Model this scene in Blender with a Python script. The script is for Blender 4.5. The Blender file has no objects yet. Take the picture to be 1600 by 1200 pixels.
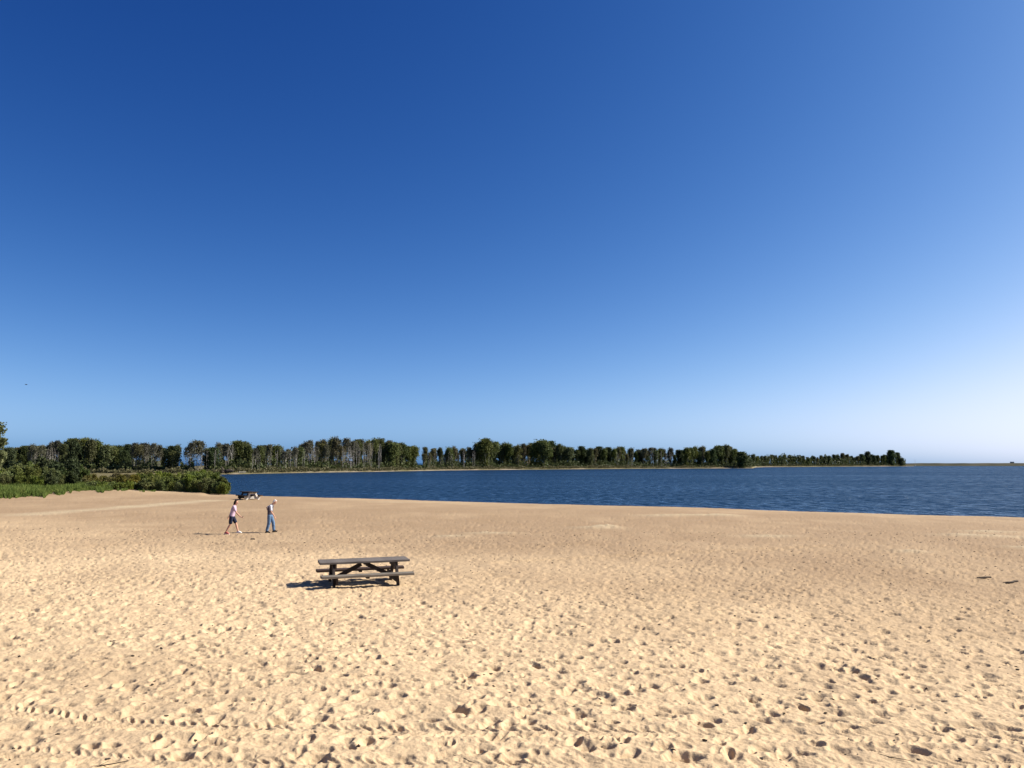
import bpy, math, random
import numpy as np
from mathutils import Vector, Matrix

random.seed(7)
RNG = np.random.default_rng(7)
scene = bpy.context.scene
COL = scene.collection
R = math.radians

# ------------------------------------------------------------------ camera
CAM_Z = 4.1
FPX = 1200.0                                   # focal length in pixels of a 1600 wide frame
PITCH = math.atan(123.7 / FPX)
cam_data = bpy.data.cameras.new('camera')
cam_data.sensor_width = 36.0
cam_data.lens = 36.0 * FPX / 1600.0
cam_data.clip_start = 0.1
cam_data.clip_end = 60000.0
cam = bpy.data.objects.new('camera', cam_data)
cam.location = (0, 0, CAM_Z)
cam.rotation_euler = (math.pi / 2 + PITCH, 0, 0)
COL.objects.link(cam)
scene.camera = cam

# ------------------------------------------------------------------ sky, sun, exposure
SUN_EL = R(37.0)
SUN_AZ = R(10.0)                                # degrees beyond straight right (+X towards +Y)
world = bpy.data.worlds.new('World')
scene.world = world
world.use_nodes = True
wn, wl = world.node_tree.nodes, world.node_tree.links
wn.clear()
sky = wn.new('ShaderNodeTexSky')
sky.sky_type = 'NISHITA'
sky.sun_disc = False
sky.sun_elevation = SUN_EL
sky.sun_rotation = math.pi / 2 - SUN_AZ
sky.altitude = 0
sky.air_density = 0.5
sky.dust_density = 1.0
sky.ozone_density = 1.0
# tone of a phone camera, the same for the whole sky: channels to a power, a gain and a soft shoulder
EXPOSURE = 0.9
SKY_STRENGTH = 0.1
sep = wn.new('ShaderNodeSeparateColor'); com = wn.new('ShaderNodeCombineColor')
wl.new(sky.outputs[0], sep.inputs[0])


def wmath(op, a, b):
    m = wn.new('ShaderNodeMath'); m.operation = op
    for k, x in enumerate((a, b)):
        if isinstance(x, (int, float)): m.inputs[k].default_value = x
        else: wl.new(x, m.inputs[k])
    return m.outputs[0]


for i, (p, gain, top) in enumerate((((1.288, .166, .956), .01300, .92), ((.411, .590, .609), .0565, 1.05), ((.492, -.467, 1.002), .1930, 1.35))):
    v = gain
    for c in range(3): v = wmath('MULTIPLY', wmath('POWER', sep.outputs[c], p[c]), v)
    v = wmath('DIVIDE', v, wmath('POWER', wmath('ADD', wmath('POWER', wmath('DIVIDE', v, top), 4.0), 1.0), .25))
    wl.new(wmath('MULTIPLY', v, 1 / (2 ** EXPOSURE * SKY_STRENGTH)), com.inputs[i])
bg = wn.new('ShaderNodeBackground')
bg.inputs['Strength'].default_value = SKY_STRENGTH
wout = wn.new('ShaderNodeOutputWorld')
wl.new(com.outputs[0], bg.inputs['Color'])
wl.new(bg.outputs[0], wout.inputs['Surface'])

sun_data = bpy.data.lights.new('sun', 'SUN')
sun_data.energy = 5.0
sun_data.angle = R(0.5)
sun_data.color = (1.0, 0.95, 0.87)
sun = bpy.data.objects.new('sun', sun_data)
sun_dir = Vector((math.cos(SUN_EL) * math.cos(SUN_AZ), math.cos(SUN_EL) * math.sin(SUN_AZ), math.sin(SUN_EL)))
sun.rotation_euler = sun_dir.to_track_quat('Z', 'Y').to_euler()
sun.location = (30, 5, 40)
COL.objects.link(sun)

vs = scene.view_settings
vs.view_transform = 'Standard'
vs.look = 'None'
vs.gamma = 1.0
vs.use_curve_mapping = False
vs.exposure = EXPOSURE

# ------------------------------------------------------------------ helpers
CF = np.array([0, math.cos(PITCH), math.sin(PITCH)])
CU = np.array([0, -math.sin(PITCH), math.cos(PITCH)])


def at(px, py, z=0.0):
    """world point at height z that stands at this spot of the photograph"""
    d = np.array([(px - 800) / FPX, 0, 0]) + (600 - py) / FPX * CU + CF
    t = (z - CAM_Z) / d[2]
    return np.array([0, 0, CAM_Z]) + d * t


def at_depth(px, py, Y):
    d = np.array([(px - 800) / FPX, 0, 0]) + (600 - py) / FPX * CU + CF
    return np.array([0, 0, CAM_Z]) + d * (Y / d[1])


def smooth(a, b, x):
    t = np.clip((np.asarray(x, dtype=float) - a) / (b - a), 0, 1)
    return t * t * (3 - 2 * t)


def vnoise(x, y, seed=0):
    xi = np.floor(x).astype(np.int64)
    yi = np.floor(y).astype(np.int64)
    fx, fy = x - xi, y - yi
    fx = fx * fx * fx * (fx * (fx * 6 - 15) + 10)
    fy = fy * fy * fy * (fy * (fy * 6 - 15) + 10)

    def h(i, j):
        n = (i * 374761393 + j * 668265263 + seed * 1442695041) & 0xffffffff
        n = ((n ^ (n >> 13)) * 1274126177) & 0xffffffff
        return ((n ^ (n >> 16)) & 0xffff) / 32767.5 - 1.0
    a, b, c, d = h(xi, yi), h(xi + 1, yi), h(xi, yi + 1), h(xi + 1, yi + 1)
    return (a * (1 - fx) + b * fx) * (1 - fy) + (c * (1 - fx) + d * fx) * fy


_S = np.array([-400, -60, -10, 0, 4, 12, 20, 41, 53, 62, 70, 95, 400])
_Z = np.array([-8, -2.5, -.5, 0, .15, .34, .40, .44, .78, 1.0, 1.13, 1.35, 3.0])
_SS = np.linspace(-390, 390, 3901)
_ZZ = np.interp(_SS, _S, _Z)
_k = np.hanning(41); _k /= _k.sum()
_ZZ = np.convolve(np.pad(_ZZ, 20, mode='edge'), _k, mode='valid')
_ZZ -= np.interp(0, _SS, _ZZ)


def ground_z(X, Y):
    """large scale height of the beach and the bank on its left"""
    X = np.asarray(X, dtype=float); Y = np.asarray(Y, dtype=float)
    wob = 1.1 * vnoise(X * .07, Y * .07, 3) + .5 * vnoise(X * .25, Y * .25, 4)
    s = (80.2 - .565 * X - Y) * .87 + wob * smooth(0, 12, Y)
    z = np.interp(s, _SS, _ZZ)
    e = -.364 * Y - X
    bank = -0.6 + .95 * smooth(-1.0, 4.0, e) + .30 * smooth(4, 18, e)
    w = smooth(82, 98, Y)
    z = np.where(w > 0, np.maximum(z, z * (1 - w) + bank * w), z)
    return z


def on_ground(px, py):
    z = 0.5
    for _ in range(30):
        p = at(px, py, z)
        z = .5 * z + .5 * float(ground_z(p[0], p[1]))
    return at(px, py, z)


def tag(o, label=None, cat=None, group=None, kind=None):
    if label: o['label'] = label
    if cat: o['category'] = cat
    if group: o['group'] = group
    if kind: o['kind'] = kind
    return o


def link(name, me, parent=None, mat=None, loc=None, rot=None):
    o = bpy.data.objects.new(name, me)
    COL.objects.link(o)
    if parent is not None: o.parent = parent
    if mat is not None and me is not None and not me.materials: me.materials.append(mat)
    if loc is not None: o.location = loc
    if rot is not None: o.rotation_euler = rot
    return o


def empty(name, loc, rz=0.0, scale=None):
    o = bpy.data.objects.new(name, None)
    o.empty_display_size = .2
    COL.objects.link(o)
    o.location = loc
    o.rotation_euler = (0, 0, rz)
    if scale: o.scale = scale
    return o


def copy_tree(o, parent=None):
    c = o.copy()
    COL.objects.link(c)
    c.parent = parent
    for ch in list(o.children):
        copy_tree(ch, c)
    return c


def np_mesh(name, V, Q, smooth_shade=False):
    """mesh from a vertex array and an array of quads (or triangles)"""
    V = np.ascontiguousarray(V, dtype=np.float32); Q = np.ascontiguousarray(Q, dtype=np.int32)
    n = Q.shape[1]
    me = bpy.data.meshes.new(name)
    me.vertices.add(len(V)); me.vertices.foreach_set('co', V.ravel())
    me.loops.add(Q.size); me.loops.foreach_set('vertex_index', Q.ravel())
    me.polygons.add(len(Q))
    me.polygons.foreach_set('loop_start', np.arange(0, Q.size, n, dtype=np.int32))
    me.polygons.foreach_set('loop_total', np.full(len(Q), n, dtype=np.int32))
    me.polygons.foreach_set('use_smooth', np.full(len(Q), smooth_shade, dtype=bool))
    me.update(calc_edges=True)
    return me


def grid_quads(nr, nc):
    i = np.arange(nr - 1)[:, None] * nc + np.arange(nc - 1)[None, :]
    return np.stack([i, i + 1, i + nc + 1, i + nc], -1).reshape(-1, 4)


class MB:
    """collects shapes for ONE mesh"""
    def __init__(s): s.v = []; s.f = []

    def add(s, vs_, fs):
        b = len(s.v); s.v += [tuple(v) for v in vs_]; s.f += [tuple(i + b for i in f) for f in fs]

    def beam(s, a, b, w, h, up=(0, 0, 1), bev=.006):
        """bar from a to b, w wide and h high, with bevelled long edges"""
        a, b = Vector(a), Vector(b); t = (b - a).normalized(); up = Vector(up)
        sd = t.cross(up).normalized(); u = sd.cross(t).normalized()
        w /= 2; h /= 2; e = min(bev, w * .45, h * .45)
        pr = [(-w + e, -h), (w - e, -h), (w, -h + e), (w, h - e), (w - e, h), (-w + e, h), (-w, h - e), (-w, -h + e)]
        vs_ = []
        for q, k in ((a, 1 - e / max(w, h) * .5), (a + t * e, 1), (b - t * e, 1), (b, 1 - e / max(w, h) * .5)):
            vs_ += [q + sd * x * k + u * y * k for x, y in pr]
        fs = []
        for r in range(3):
            for i in range(8):
                j = (i + 1) % 8
                fs.append((r * 8 + i, r * 8 + j, r * 8 + 8 + j, r * 8 + 8 + i))
        fs.append(tuple(range(7, -1, -1))); fs.append(tuple(range(24, 32)))
        s.add(vs_, fs)

    def tube(s, pts, rad, n=6):
        P = [Vector(p) for p in pts]; vs_ = []; fs = []
        ref = Vector((.31, .93, .17))
        for i, p in enumerate(P):
            t = (P[min(i + 1, len(P) - 1)] - P[max(i - 1, 0)]).normalized()
            a = t.cross(ref)
            if a.length < .05: a = t.cross(Vector((1, 0, 0)))
            a.normalize(); b = t.cross(a)
            for k in range(n):
                q = 2 * math.pi * k / n
                vs_.append(p + (a * math.cos(q) + b * math.sin(q)) * rad[i])
        for i in range(len(P) - 1):
            for k in range(n):
                j = (k + 1) % n
                fs.append((i * n + k, i * n + j, (i + 1) * n + j, (i + 1) * n + k))
        fs.append(tuple(range(n - 1, -1, -1))); fs.append(tuple(range((len(P) - 1) * n, len(P) * n)))
        s.add(vs_, fs)

    def mesh(s, name, shade=False):
        me = bpy.data.meshes.new(name)
        me.from_pydata(s.v, [], s.f); me.update()
        if shade: me.polygons.foreach_set('use_smooth', [True] * len(me.polygons))
        return me

    def build(s, name, mat, parent=None, shade=False, loc=None, rot=None):
        return link(name, s.mesh(name, shade), parent, mat, loc, rot)


# ------------------------------------------------------------------ materials
class NT:
    def __init__(s, name):
        s.m = bpy.data.materials.new(name); s.m.use_nodes = True
        s.n = s.m.node_tree.nodes; s.l = s.m.node_tree.links
        s.bsdf = s.n['Principled BSDF']; s.out = s.n['Material Output']

    def new(s, t, **kw):
        nd = s.n.new(t)
        for k, v in kw.items():
            if hasattr(nd, k) and k not in nd.inputs: setattr(nd, k, v)
            else: nd.inputs[k].default_value = v
        return nd

    def link(s, a, b): s.l.new(a, b)

    def pos(s): return s.new('ShaderNodeNewGeometry').outputs['Position']

    def obj(s): return s.new('ShaderNodeTexCoord').outputs['Object']

    def mapping(s, v, scale):
        m = s.new('ShaderNodeMapping'); m.inputs['Scale'].default_value = scale
        s.link(v, m.inputs['Vector']); return m.outputs[0]

    def noise(s, v, scale, detail=3.0, rough=.55):
        n = s.new('ShaderNodeTexNoise'); n.inputs['Scale'].default_value = scale
        n.inputs['Detail'].default_value = detail; n.inputs['Roughness'].default_value = rough
        s.link(v, n.inputs['Vector']); return n.outputs['Fac']

    def ramp(s, f, stops):
        r = s.new('ShaderNodeValToRGB'); e = r.color_ramp.elements
        while len(e) < len(stops): e.new(.5)
        for i, (p, c) in enumerate(stops):
            e[i].position = p; e[i].color = (*c, 1) if len(c) == 3 else c
        s.link(f, r.inputs[0]); return r.outputs[0]

    def rng(s, f, a, b, c, d):
        m = s.new('ShaderNodeMapRange')
        for k, v in zip(('From Min', 'From Max', 'To Min', 'To Max'), (a, b, c, d)): m.inputs[k].default_value = v
        s.link(f, m.inputs['Value']); return m.outputs[0]

    def math(s, op, a, b=None):
        m = s.new('ShaderNodeMath'); m.operation = op
        for i, x in enumerate((a, b)):
            if x is None: continue
            if isinstance(x, (int, float)): m.inputs[i].default_value = x
            else: s.link(x, m.inputs[i])
        return m.outputs[0]

    def mix(s, f, a, b, mode='MIX'):
        m = s.new('ShaderNodeMix'); m.data_type = 'RGBA'; m.blend_type = mode
        for i, x in ((0, f), (6, a), (7, b)):
            if isinstance(x, (int, float)): m.inputs[i].default_value = x
            elif isinstance(x, tuple): m.inputs[i].default_value = (*x, 1) if len(x) == 3 else x
            else: s.link(x, m.inputs[i])
        return m.outputs[2]

    def bump(s, h, strength, dist, nrm=None):
        b = s.new('ShaderNodeBump'); b.inputs['Strength'].default_value = strength; b.inputs['Distance'].default_value = dist
        s.link(h, b.inputs['Height'])
        if nrm is not None: s.link(nrm, b.inputs['Normal'])
        return b.outputs[0]

    def base(s, c, rough=.8, spec=.3):
        if isinstance(c, tuple): s.bsdf.inputs['Base Color'].default_value = (*c, 1)
        else: s.link(c, s.bsdf.inputs['Base Color'])
        s.bsdf.inputs['Roughness'].default_value = rough
        s.bsdf.inputs['Specular IOR Level'].default_value = spec


def attr(nt, name):
    a = nt.new('ShaderNodeAttribute'); a.attribute_name = name
    return a.outputs['Fac']


def mat_sand():
    t = NT('dry_sand'); P = t.pos()
    damp = attr(t, 'damp'); loose = attr(t, 'loose')
    c = t.mix(damp, (.585, .425, .248), (.292, .195, .107))
    c = t.mix(loose, c, (.45, .355, .22))
    big = t.noise(t.mapping(P, (1, 1, 0)), .35, 4)
    c = t.mix(t.rng(big, .3, .7, 0, .30), c, (.36, .255, .155))
    med = t.noise(P, 3.2, 5, .62)
    c = t.mix(t.rng(med, .42, .75, 0, .45), c, (.30, .205, .120))
    med2 = t.noise(t.mapping(P, (1, .8, 1)), 9.0, 4, .6)
    c = t.mix(t.rng(med2, .50, .78, 0, .45), c, (.28, .195, .115))
    # grains and little dark bits
    gr = t.noise(P, 70, 2, .7)
    c = t.mix(t.rng(gr, .35, .7, 0, .25), c, (.28, .20, .13))
    v = t.new('ShaderNodeTexVoronoi'); v.feature = 'F1'; v.inputs['Scale'].default_value = 9.0
    t.link(P, v.inputs['Vector'])
    sp = t.math('MULTIPLY', t.rng(v.outputs['Distance'], .05, .10, 1, 0),
                t.rng(t.noise(P, 1.3, 2), .52, .60, 0, 1))
    c = t.mix(t.math('MULTIPLY', sp, .75), c, (.10, .07, .05))
    t.base(c, .95, .1)
    h = t.math('ADD', t.math('MULTIPLY', t.noise(P, 16, 4, .6), 1.0), t.math('MULTIPLY', t.noise(P, 4.0, 3, .6), 1.6))
    n = t.bump(h, .42, .035)
    n = t.bump(t.noise(P, 90, 2, .6), .35, .006, n)
    t.link(n, t.bsdf.inputs['Normal'])
    return t.m


def mat_land():
    t = NT('shore_ground'); P = t.pos()
    sandy = attr(t, 'sandy')
    n1 = t.noise(t.mapping(P, (1, 1, 0)), .06, 5)
    g = t.ramp(n1, [(.3, (.085, .085, .03)), (.5, (.14, .115, .055)), (.7, (.20, .155, .09))])
    g = t.mix(t.rng(t.noise(P, .8, 4), .4, .7, 0, .5), g, (.06, .065, .02))
    c = t.mix(sandy, g, (.25, .20, .14))
    t.base(c, .95, .1)
    t.link(t.bump(t.noise(P, 1.5, 4), .8, .3), t.bsdf.inputs['Normal'])
    return t.m


def mat_dike():
    t = NT('dike_turf'); P = t.pos()
    c = t.ramp(t.noise(t.mapping(P, (.3, 1, 1)), .12, 4), [(.3, (.030, .030, .016)), (.55, (.055, .050, .028)), (.75, (.085, .072, .048))])
    t.base(c, .95, .1)
    return t.m


def mat_water():
    t = NT('lake_water'); P = t.pos()
    a = t.noise(t.mapping(P, (.42, .26, 0)), 1.0, 2, .5)
    b = t.noise(t.mapping(P, (1.3, .9, 0)), 1.0, 3, .6)
    g = t.noise(t.mapping(P, (.012, .03, 0)), 1.0, 3, .6)
    h = t.math('ADD', t.math('MULTIPLY', a, 1.5), t.math('MULTIPLY', b, .55))
    h = t.math('MULTIPLY', h, t.rng(g, .3, .7, .65, 1.25))
    nrm = t.bump(h, 1.0, 1.3)
    df = t.new('ShaderNodeBsdfDiffuse'); df.inputs['Color'].default_value = (.007, .024, .056, 1)
    gl = t.new('ShaderNodeBsdfGlossy'); gl.inputs['Roughness'].default_value = .16
    gl.inputs['Color'].default_value = (.80, .93, 1.0, 1)
    fr = t.new('ShaderNodeFresnel'); fr.inputs['IOR'].default_value = 1.33
    t.link(nrm, gl.inputs['Normal']); t.link(nrm, fr.inputs['Normal'])
    mx = t.new('ShaderNodeMixShader')
    d1 = t.rng(t.noise(t.mapping(P, (.95, .30, 0)), 1.0, 3, .7), .32, .68, .0, 2.1)
    d2 = t.rng(t.noise(t.mapping(P, (.010, .022, 0)), 1.0, 4, .6), .3, .7, .72, 1.28)
    t.link(t.math('MULTIPLY', fr.outputs[0], t.math('MULTIPLY', t.math('MULTIPLY', d1, d2), .46)), mx.inputs[0])      # wind chop hides most of the grazing mirror
    t.link(df.outputs[0], mx.inputs[1]); t.link(gl.outputs[0], mx.inputs[2])
    t.link(mx.outputs[0], t.out.inputs['Surface'])
    return t.m


def mat_leaf(name, c1, c2, c3, transl=.25, rough=.6):
    t = NT(name); P = t.obj()
    oi = t.new('ShaderNodeObjectInfo')
    n = t.noise(P, .9, 3)
    c = t.ramp(n, [(.30, c1), (.52, c2), (.72, c3)])
    hs = t.new('ShaderNodeHueSaturation')
    t.link(c, hs.inputs['Color'])
    t.link(t.rng(oi.outputs['Random'], 0, 1, .478, .512), hs.inputs['Hue'])
    t.link(t.rng(t.math('FRACT', t.math('MULTIPLY', oi.outputs['Random'], 7.31)), 0, 1, .72, 1.25), hs.inputs['Value'])
    t.link(t.rng(t.math('FRACT', t.math('MULTIPLY', oi.outputs['Random'], 3.77)), 0, 1, .75, 1.05), hs.inputs['Saturation'])
    t.base(hs.outputs[0], rough, .12)
    tr = t.new('ShaderNodeBsdfTranslucent'); t.link(hs.outputs[0], tr.inputs['Color'])
    mx = t.new('ShaderNodeMixShader'); mx.inputs[0].default_value = transl
    t.link(t.bsdf.outputs[0], mx.inputs[1]); t.link(tr.outputs[0], mx.inputs[2])
    t.link(mx.outputs[0], t.out.inputs['Surface'])
    return t.m


def mat_bark(name, c1, c2):
    t = NT(name); P = t.obj()
    oi = t.new('ShaderNodeObjectInfo')
    n = t.noise(t.mapping(P, (3, 3, .6)), 2.0, 4, .6)
    c = t.ramp(n, [(.3, c1), (.7, c2)])
    c = t.mix(t.rng(oi.outputs['Random'], 0, 1, 0, .45), c, c1)
    t.base(c, .9, .15)
    return t.m


def mat_wood(name, c1, c2, rough=.8, axis=0):
    t = NT(name); P = t.obj()
    oi = t.new('ShaderNodeObjectInfo')
    sc = [9, 9, 9]; sc[axis] = .7
    g = t.noise(t.mapping(P, tuple(sc)), 3.0, 6, .65)
    c = t.ramp(g, [(.32, c1), (.68, c2)])
    k = t.rng(oi.outputs['Random'], 0, 1, .72, 1.12)
    c = t.mix(1.0, c, (1, 1, 1), 'MULTIPLY')
    hs = t.new('ShaderNodeHueSaturation'); t.link(c, hs.inputs['Color']); t.link(k, hs.inputs['Value'])
    t.base(hs.outputs[0], rough, .25)
    t.link(t.bump(g, .6, .004), t.bsdf.inputs['Normal'])
    return t.m


def mat_cloth(name, c, var=.85, scale=14):
    t = NT(name); P = t.obj()
    n = t.noise(P, scale, 3)
    t.base(t.mix(t.rng(n, .35, .65, 0, 1), c, tuple(x * var for x in c)), .85, .15)
    t.link(t.bump(t.noise(P, 9, 2), .5, .015), t.bsdf.inputs['Normal'])
    return t.m


M = dict(
    sand=mat_sand(), land=mat_land(), water=mat_water(), dike=mat_dike(),
    leaf_green=mat_leaf('poplar_leaves', (0.055, 0.073, 0.017), (0.091, 0.107, 0.023), (0.137, 0.138, 0.032)),
    leaf_olive=mat_leaf('olive_leaves', (0.076, 0.075, 0.026), (0.114, 0.104, 0.034), (0.160, 0.138, 0.052)),
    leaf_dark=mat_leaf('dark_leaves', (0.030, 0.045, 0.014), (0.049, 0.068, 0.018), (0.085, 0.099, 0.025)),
    leaf_brown=mat_leaf('dry_leaves', (.060, .062, .034), (.095, .092, .052), (.130, .120, .074), .15),
    leaf_willow=mat_leaf('willow_leaves', (0.066, 0.094, 0.017), (0.118, 0.144, 0.024), (0.174, 0.186, 0.036), .3),
    leaf_willow_olive=mat_leaf('autumn_willow_leaves', (0.090, 0.089, 0.019), (0.146, 0.132, 0.026), (0.198, 0.174, 0.038), .3),
    grass=mat_leaf('bank_grass', (0.092, 0.138, 0.025), (0.149, 0.196, 0.034), (0.230, 0.253, 0.052), .35),
    scrub=mat_leaf('shore_scrub', (.075, .075, .026), (.115, .108, .040), (.165, .145, .060), .25),
    bark=mat_bark('grey_bark', (.20, .175, .145), (.42, .38, .32)),
    bark_pale=mat_bark('pale_bark', (.30, .27, .23), (.52, .48, .42)),
    bark_dark=mat_bark('dark_bark', (.07, .055, .04), (.15, .12, .09)),
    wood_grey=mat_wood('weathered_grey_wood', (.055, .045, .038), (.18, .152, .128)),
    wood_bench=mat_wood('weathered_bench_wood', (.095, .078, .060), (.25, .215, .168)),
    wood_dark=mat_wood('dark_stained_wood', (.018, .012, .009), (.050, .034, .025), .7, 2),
    wood_brown=mat_wood('brown_bench_wood', (.035, .020, .014), (.075, .045, .032), .7),
    wood_sunlit=mat_wood('sunlit_end_wood', (.50, .44, .36), (.72, .66, .56), .7, 2),  # sunshine on the far table's end frame, painted in as a lighter wood
    drift=mat_wood('dark_driftwood', (.018, .013, .010), (.06, .045, .035)),
)


# ------------------------------------------------------------------ the beach
def make_beach():
    yo = 6.0
    py = np.arange(3.15 * 768 / 6.0, 3.6 * 768 / 96.0, -.60)
    rows = 3.15 * 768 / py
    rows = np.concatenate([[-60, -40, -25, -15, -8, -3, 0, 2, 3.5, 4.6, 5.4], rows,
                           rows[-1] + np.cumsum(np.linspace(1.4, 5, 18))])
    td = np.arange(-.70, .7001, 1 / 860.)
    side = np.concatenate([np.arange(.7025, 1.02, .0028), [1.04, 1.08, 1.15, 1.25, 1.5, 2.0, 3.0, 5.0, 9.0]])
    tc = np.concatenate([-side[::-1], td, side])
    nr, nc = len(rows), len(tc)
    Y = np.repeat(rows[:, None], nc, 1)
    X = tc[None, :] * np.maximum(Y, yo)
    # rows wander a little so that no line of vertices shows
    H = np.zeros_like(X)
    for sc, amp, sd in ((.22, .035, 11), (.8, .018, 12), (2.2, .012, 13), (5.0, .007, 14)):
        c, s_ = math.cos(sd), math.sin(sd)
        H += amp * vnoise((X * c - Y * s_) * sc, (X * s_ + Y * c) * sc, sd)
    for sc, amp, sd in ((1.7, .020, 15), (3.3, .018, 16), (6.0, .010, 17)):          # sharp little crests of kicked sand
        c, s_ = math.cos(sd), math.sin(sd)
        H -= amp * np.abs(vnoise((X * c - Y * s_) * sc + .4 * H / .03, (X * s_ + Y * c) * sc, sd))
    fade = 1 - .55 * smooth(18, 55, Y)
    H *= fade
    loose = np.zeros_like(X)

    def stamp(x0, y0, ang, a, b, D, rim=.4, flat=2.0, target=H, soft=1.0):
        Rr = max(a, b) * 1.9
        r0, r1 = np.searchsorted(rows, (y0 - Rr, y0 + Rr))
        if r1 <= r0: return
        yy = np.maximum(rows[r0:r1], yo)
        lo = (x0 - Rr) / yy; hi = (x0 + Rr) / yy
        c0, c1 = np.searchsorted(tc, (lo.min(), hi.max()))
        if c1 <= c0: return
        dx = X[r0:r1, c0:c1] - x0; dy = Y[r0:r1, c0:c1] - y0
        ca, sa = math.cos(ang), math.sin(ang)
        u = (dx * ca + dy * sa) / a; v = (-dx * sa + dy * ca) / b
        r = np.sqrt(u * u + v * v)
        hh = -D * np.exp(-r ** (2 * flat) * .9) * (1 + .25 * u)
        if rim: hh += D * rim * np.exp(-((r - 1.30) / .28) ** 2)
        target[r0:r1, c0:c1] += hh

    # trampled sand: overlapping old and fresh footprints
    rng = np.random.default_rng(21)
    N = 62000
    yy = np.sqrt(rng.uniform(5.5 ** 2, 62 ** 2, N))
    xx = rng.uniform(-.76, .76, N) * yy
    n2 = 16000                                     # the beach goes on beyond the frame
    y2 = np.sqrt(rng.uniform(5.5 ** 2, 55 ** 2, n2)); x2 = rng.uniform(.76, 1.06, n2) * rng.choice((-1, 1), n2) * y2
    yy = np.r_[yy, y2]; xx = np.r_[xx, x2]; N += n2
    patch = vnoise(xx * .13, yy * .13, 31)
    for i in range(N):
        x0, y0 = xx[i], yy[i]
        if y0 > 26 and rng.random() < (y0 - 26) / 36: continue
        if patch[i] < -.45 and rng.random() < .4: continue
        fresh = rng.random()
        D = (.008 + .018 * rng.random()) if fresh < .62 else ((.022 + .022 * rng.random()) if fresh < .95 else (.032 + .022 * rng.random()))
        D *= 1.3 - .3 * min(max((y0 - 11) / 5, 0), 1)
        D *= 1 - .3 * min(max((y0 - 16) / 26, 0), 1)
        a = rng.uniform(.070, .145) if fresh < .93 else rng.uniform(.10, .15); b = a * rng.uniform(.45, .85)
        stamp(x0, y0, rng.uniform(0, math.pi), a, b, D, rng.uniform(.15, .4), rng.uniform(1.0, 1.6))

    # crumbs and small scuffs between them
    N = 26000
    yy = np.sqrt(rng.uniform(6.5 ** 2, 24 ** 2, N)); xx = rng.uniform(-.72, .72, N) * yy
    for i in range(N):
        a = rng.uniform(.030, .065)
        stamp(xx[i], yy[i], rng.uniform(0, math.pi), a, a * rng.uniform(.5, .9), rng.choice((-1, 1, 1)) * rng.uniform(.005, .014), .2, 1.2)

    # tyre tracks: a pressed band with tread lugs
    def track(px_pts, width, lug, D, seed, slant):
        P = np.array([on_ground(*q)[:2] for q in px_pts])
        seg = np.r_[0, np.cumsum(np.linalg.norm(np.diff(P, axis=0), axis=1))]
        n = int(seg[-1] / lug)
        q = np.linspace(0, seg[-1], n)
        cx = np.interp(q, seg, P[:, 0]); cy = np.interp(q, seg, P[:, 1])
        k = np.hanning(25); k /= k.sum()
        cx = np.convolve(np.pad(cx, 12, mode='edge'), k, 'valid'); cy = np.convolve(np.pad(cy, 12, mode='edge'), k, 'valid')
        rg = np.random.default_rng(seed)
        tx = np.gradient(cx); ty = np.gradient(cy)
        # iron out what the wheel rolled over and press a shallow groove with low shoulders
        r0, r1 = np.searchsorted(rows, (cy.min() - 1, cy.max() + 1))
        dd = (Y[r0:r1] - np.interp(X[r0:r1], cx, cy)) / (width * .5)
        amount = .6 if seed < 3 else .35
        H[r0:r1] *= 1 - amount * np.exp(-dd ** 4)
        H[r0:r1] += D * (-.30 * np.exp(-dd ** 4) + .28 * np.exp(-((np.abs(dd) - 1.35) / .3) ** 2))
        for i in range(n):
            x0, y0 = cx[i], cy[i]; th = math.atan2(ty[i], tx[i])
            wear = (.3 + .7 * rg.random()) * float(np.clip(.55 + 1.1 * vnoise(np.array(i * lug * .35), np.array(seed * 3.7), 71), .15 if seed > 2 else .45, 1))
            for sgn in (-1, 1):
                ox, oy = -math.sin(th) * sgn * width * .27, math.cos(th) * sgn * width * .27
                stamp(x0 + ox + rg.normal(0, .008), y0 + oy + rg.normal(0, .008), th + math.pi / 2 + sgn * slant,
                      width * rg.uniform(.24, .34), lug * rg.uniform(.22, .32), D * wear, .35, 1.2)
    track([(-420, 1060), (-120, 1095), (0, 1111), (200, 1133), (450, 1142), (800, 1147), (1200, 1150), (1720, 1156), (2000, 1158)], .38, .13, .037, 1, .8)
    track([(-100, 1160), (60, 1178), (220, 1190), (420, 1196), (800, 1199), (1200, 1198), (1700, 1194)], .36, .12, .031, 2, .8)
    track([(250, 1052), (450, 1069), (800, 1086), (1200, 1108), (1700, 1140)], .32, .12, .013, 3, .8)
    track([(380, 1030), (600, 1040), (800, 1049), (1100, 1068), (1700, 1106)], .32, .12, .012, 4, .8)

    # little sand heaps and a swept ridge in the middle distance
    for px, py_, ax, ay, h in ((930, 826, 1.5, .9, .16), (945, 824, .6, .5, .16), (1030, 807, 1.6, .9, .14), (1090, 806, 2.2, 1.0, .13), (1130, 807, 1.4, .9, .12),
                               (760, 834, 1.4, .6, .07), (700, 838, 1.0, .6, .06), (1420, 862, .7, .5, .09), (1505, 838, 1.2, 1.0, .12),
                               (1540, 832, 1.6, .8, .10), (1575, 840, 1.2, .6, .08), (1595, 856, .8, .5, .07), (318, 766, 2.2, 1.5, .30),
                               (250, 768, 4.0, 1.5, .12), (620, 785, 4.0, 1.0, .06), (1195, 838, 1.5, .7, .05)):
        p = on_ground(px, py_)
        stamp(p[0], p[1], rng.uniform(-.2, .2), ax, ay, -h * .8, 0, 1.0)
        stamp(p[0], p[1], 0, ax * .9, ay * 1.0, -.85, 0, 1.0, loose)
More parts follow.
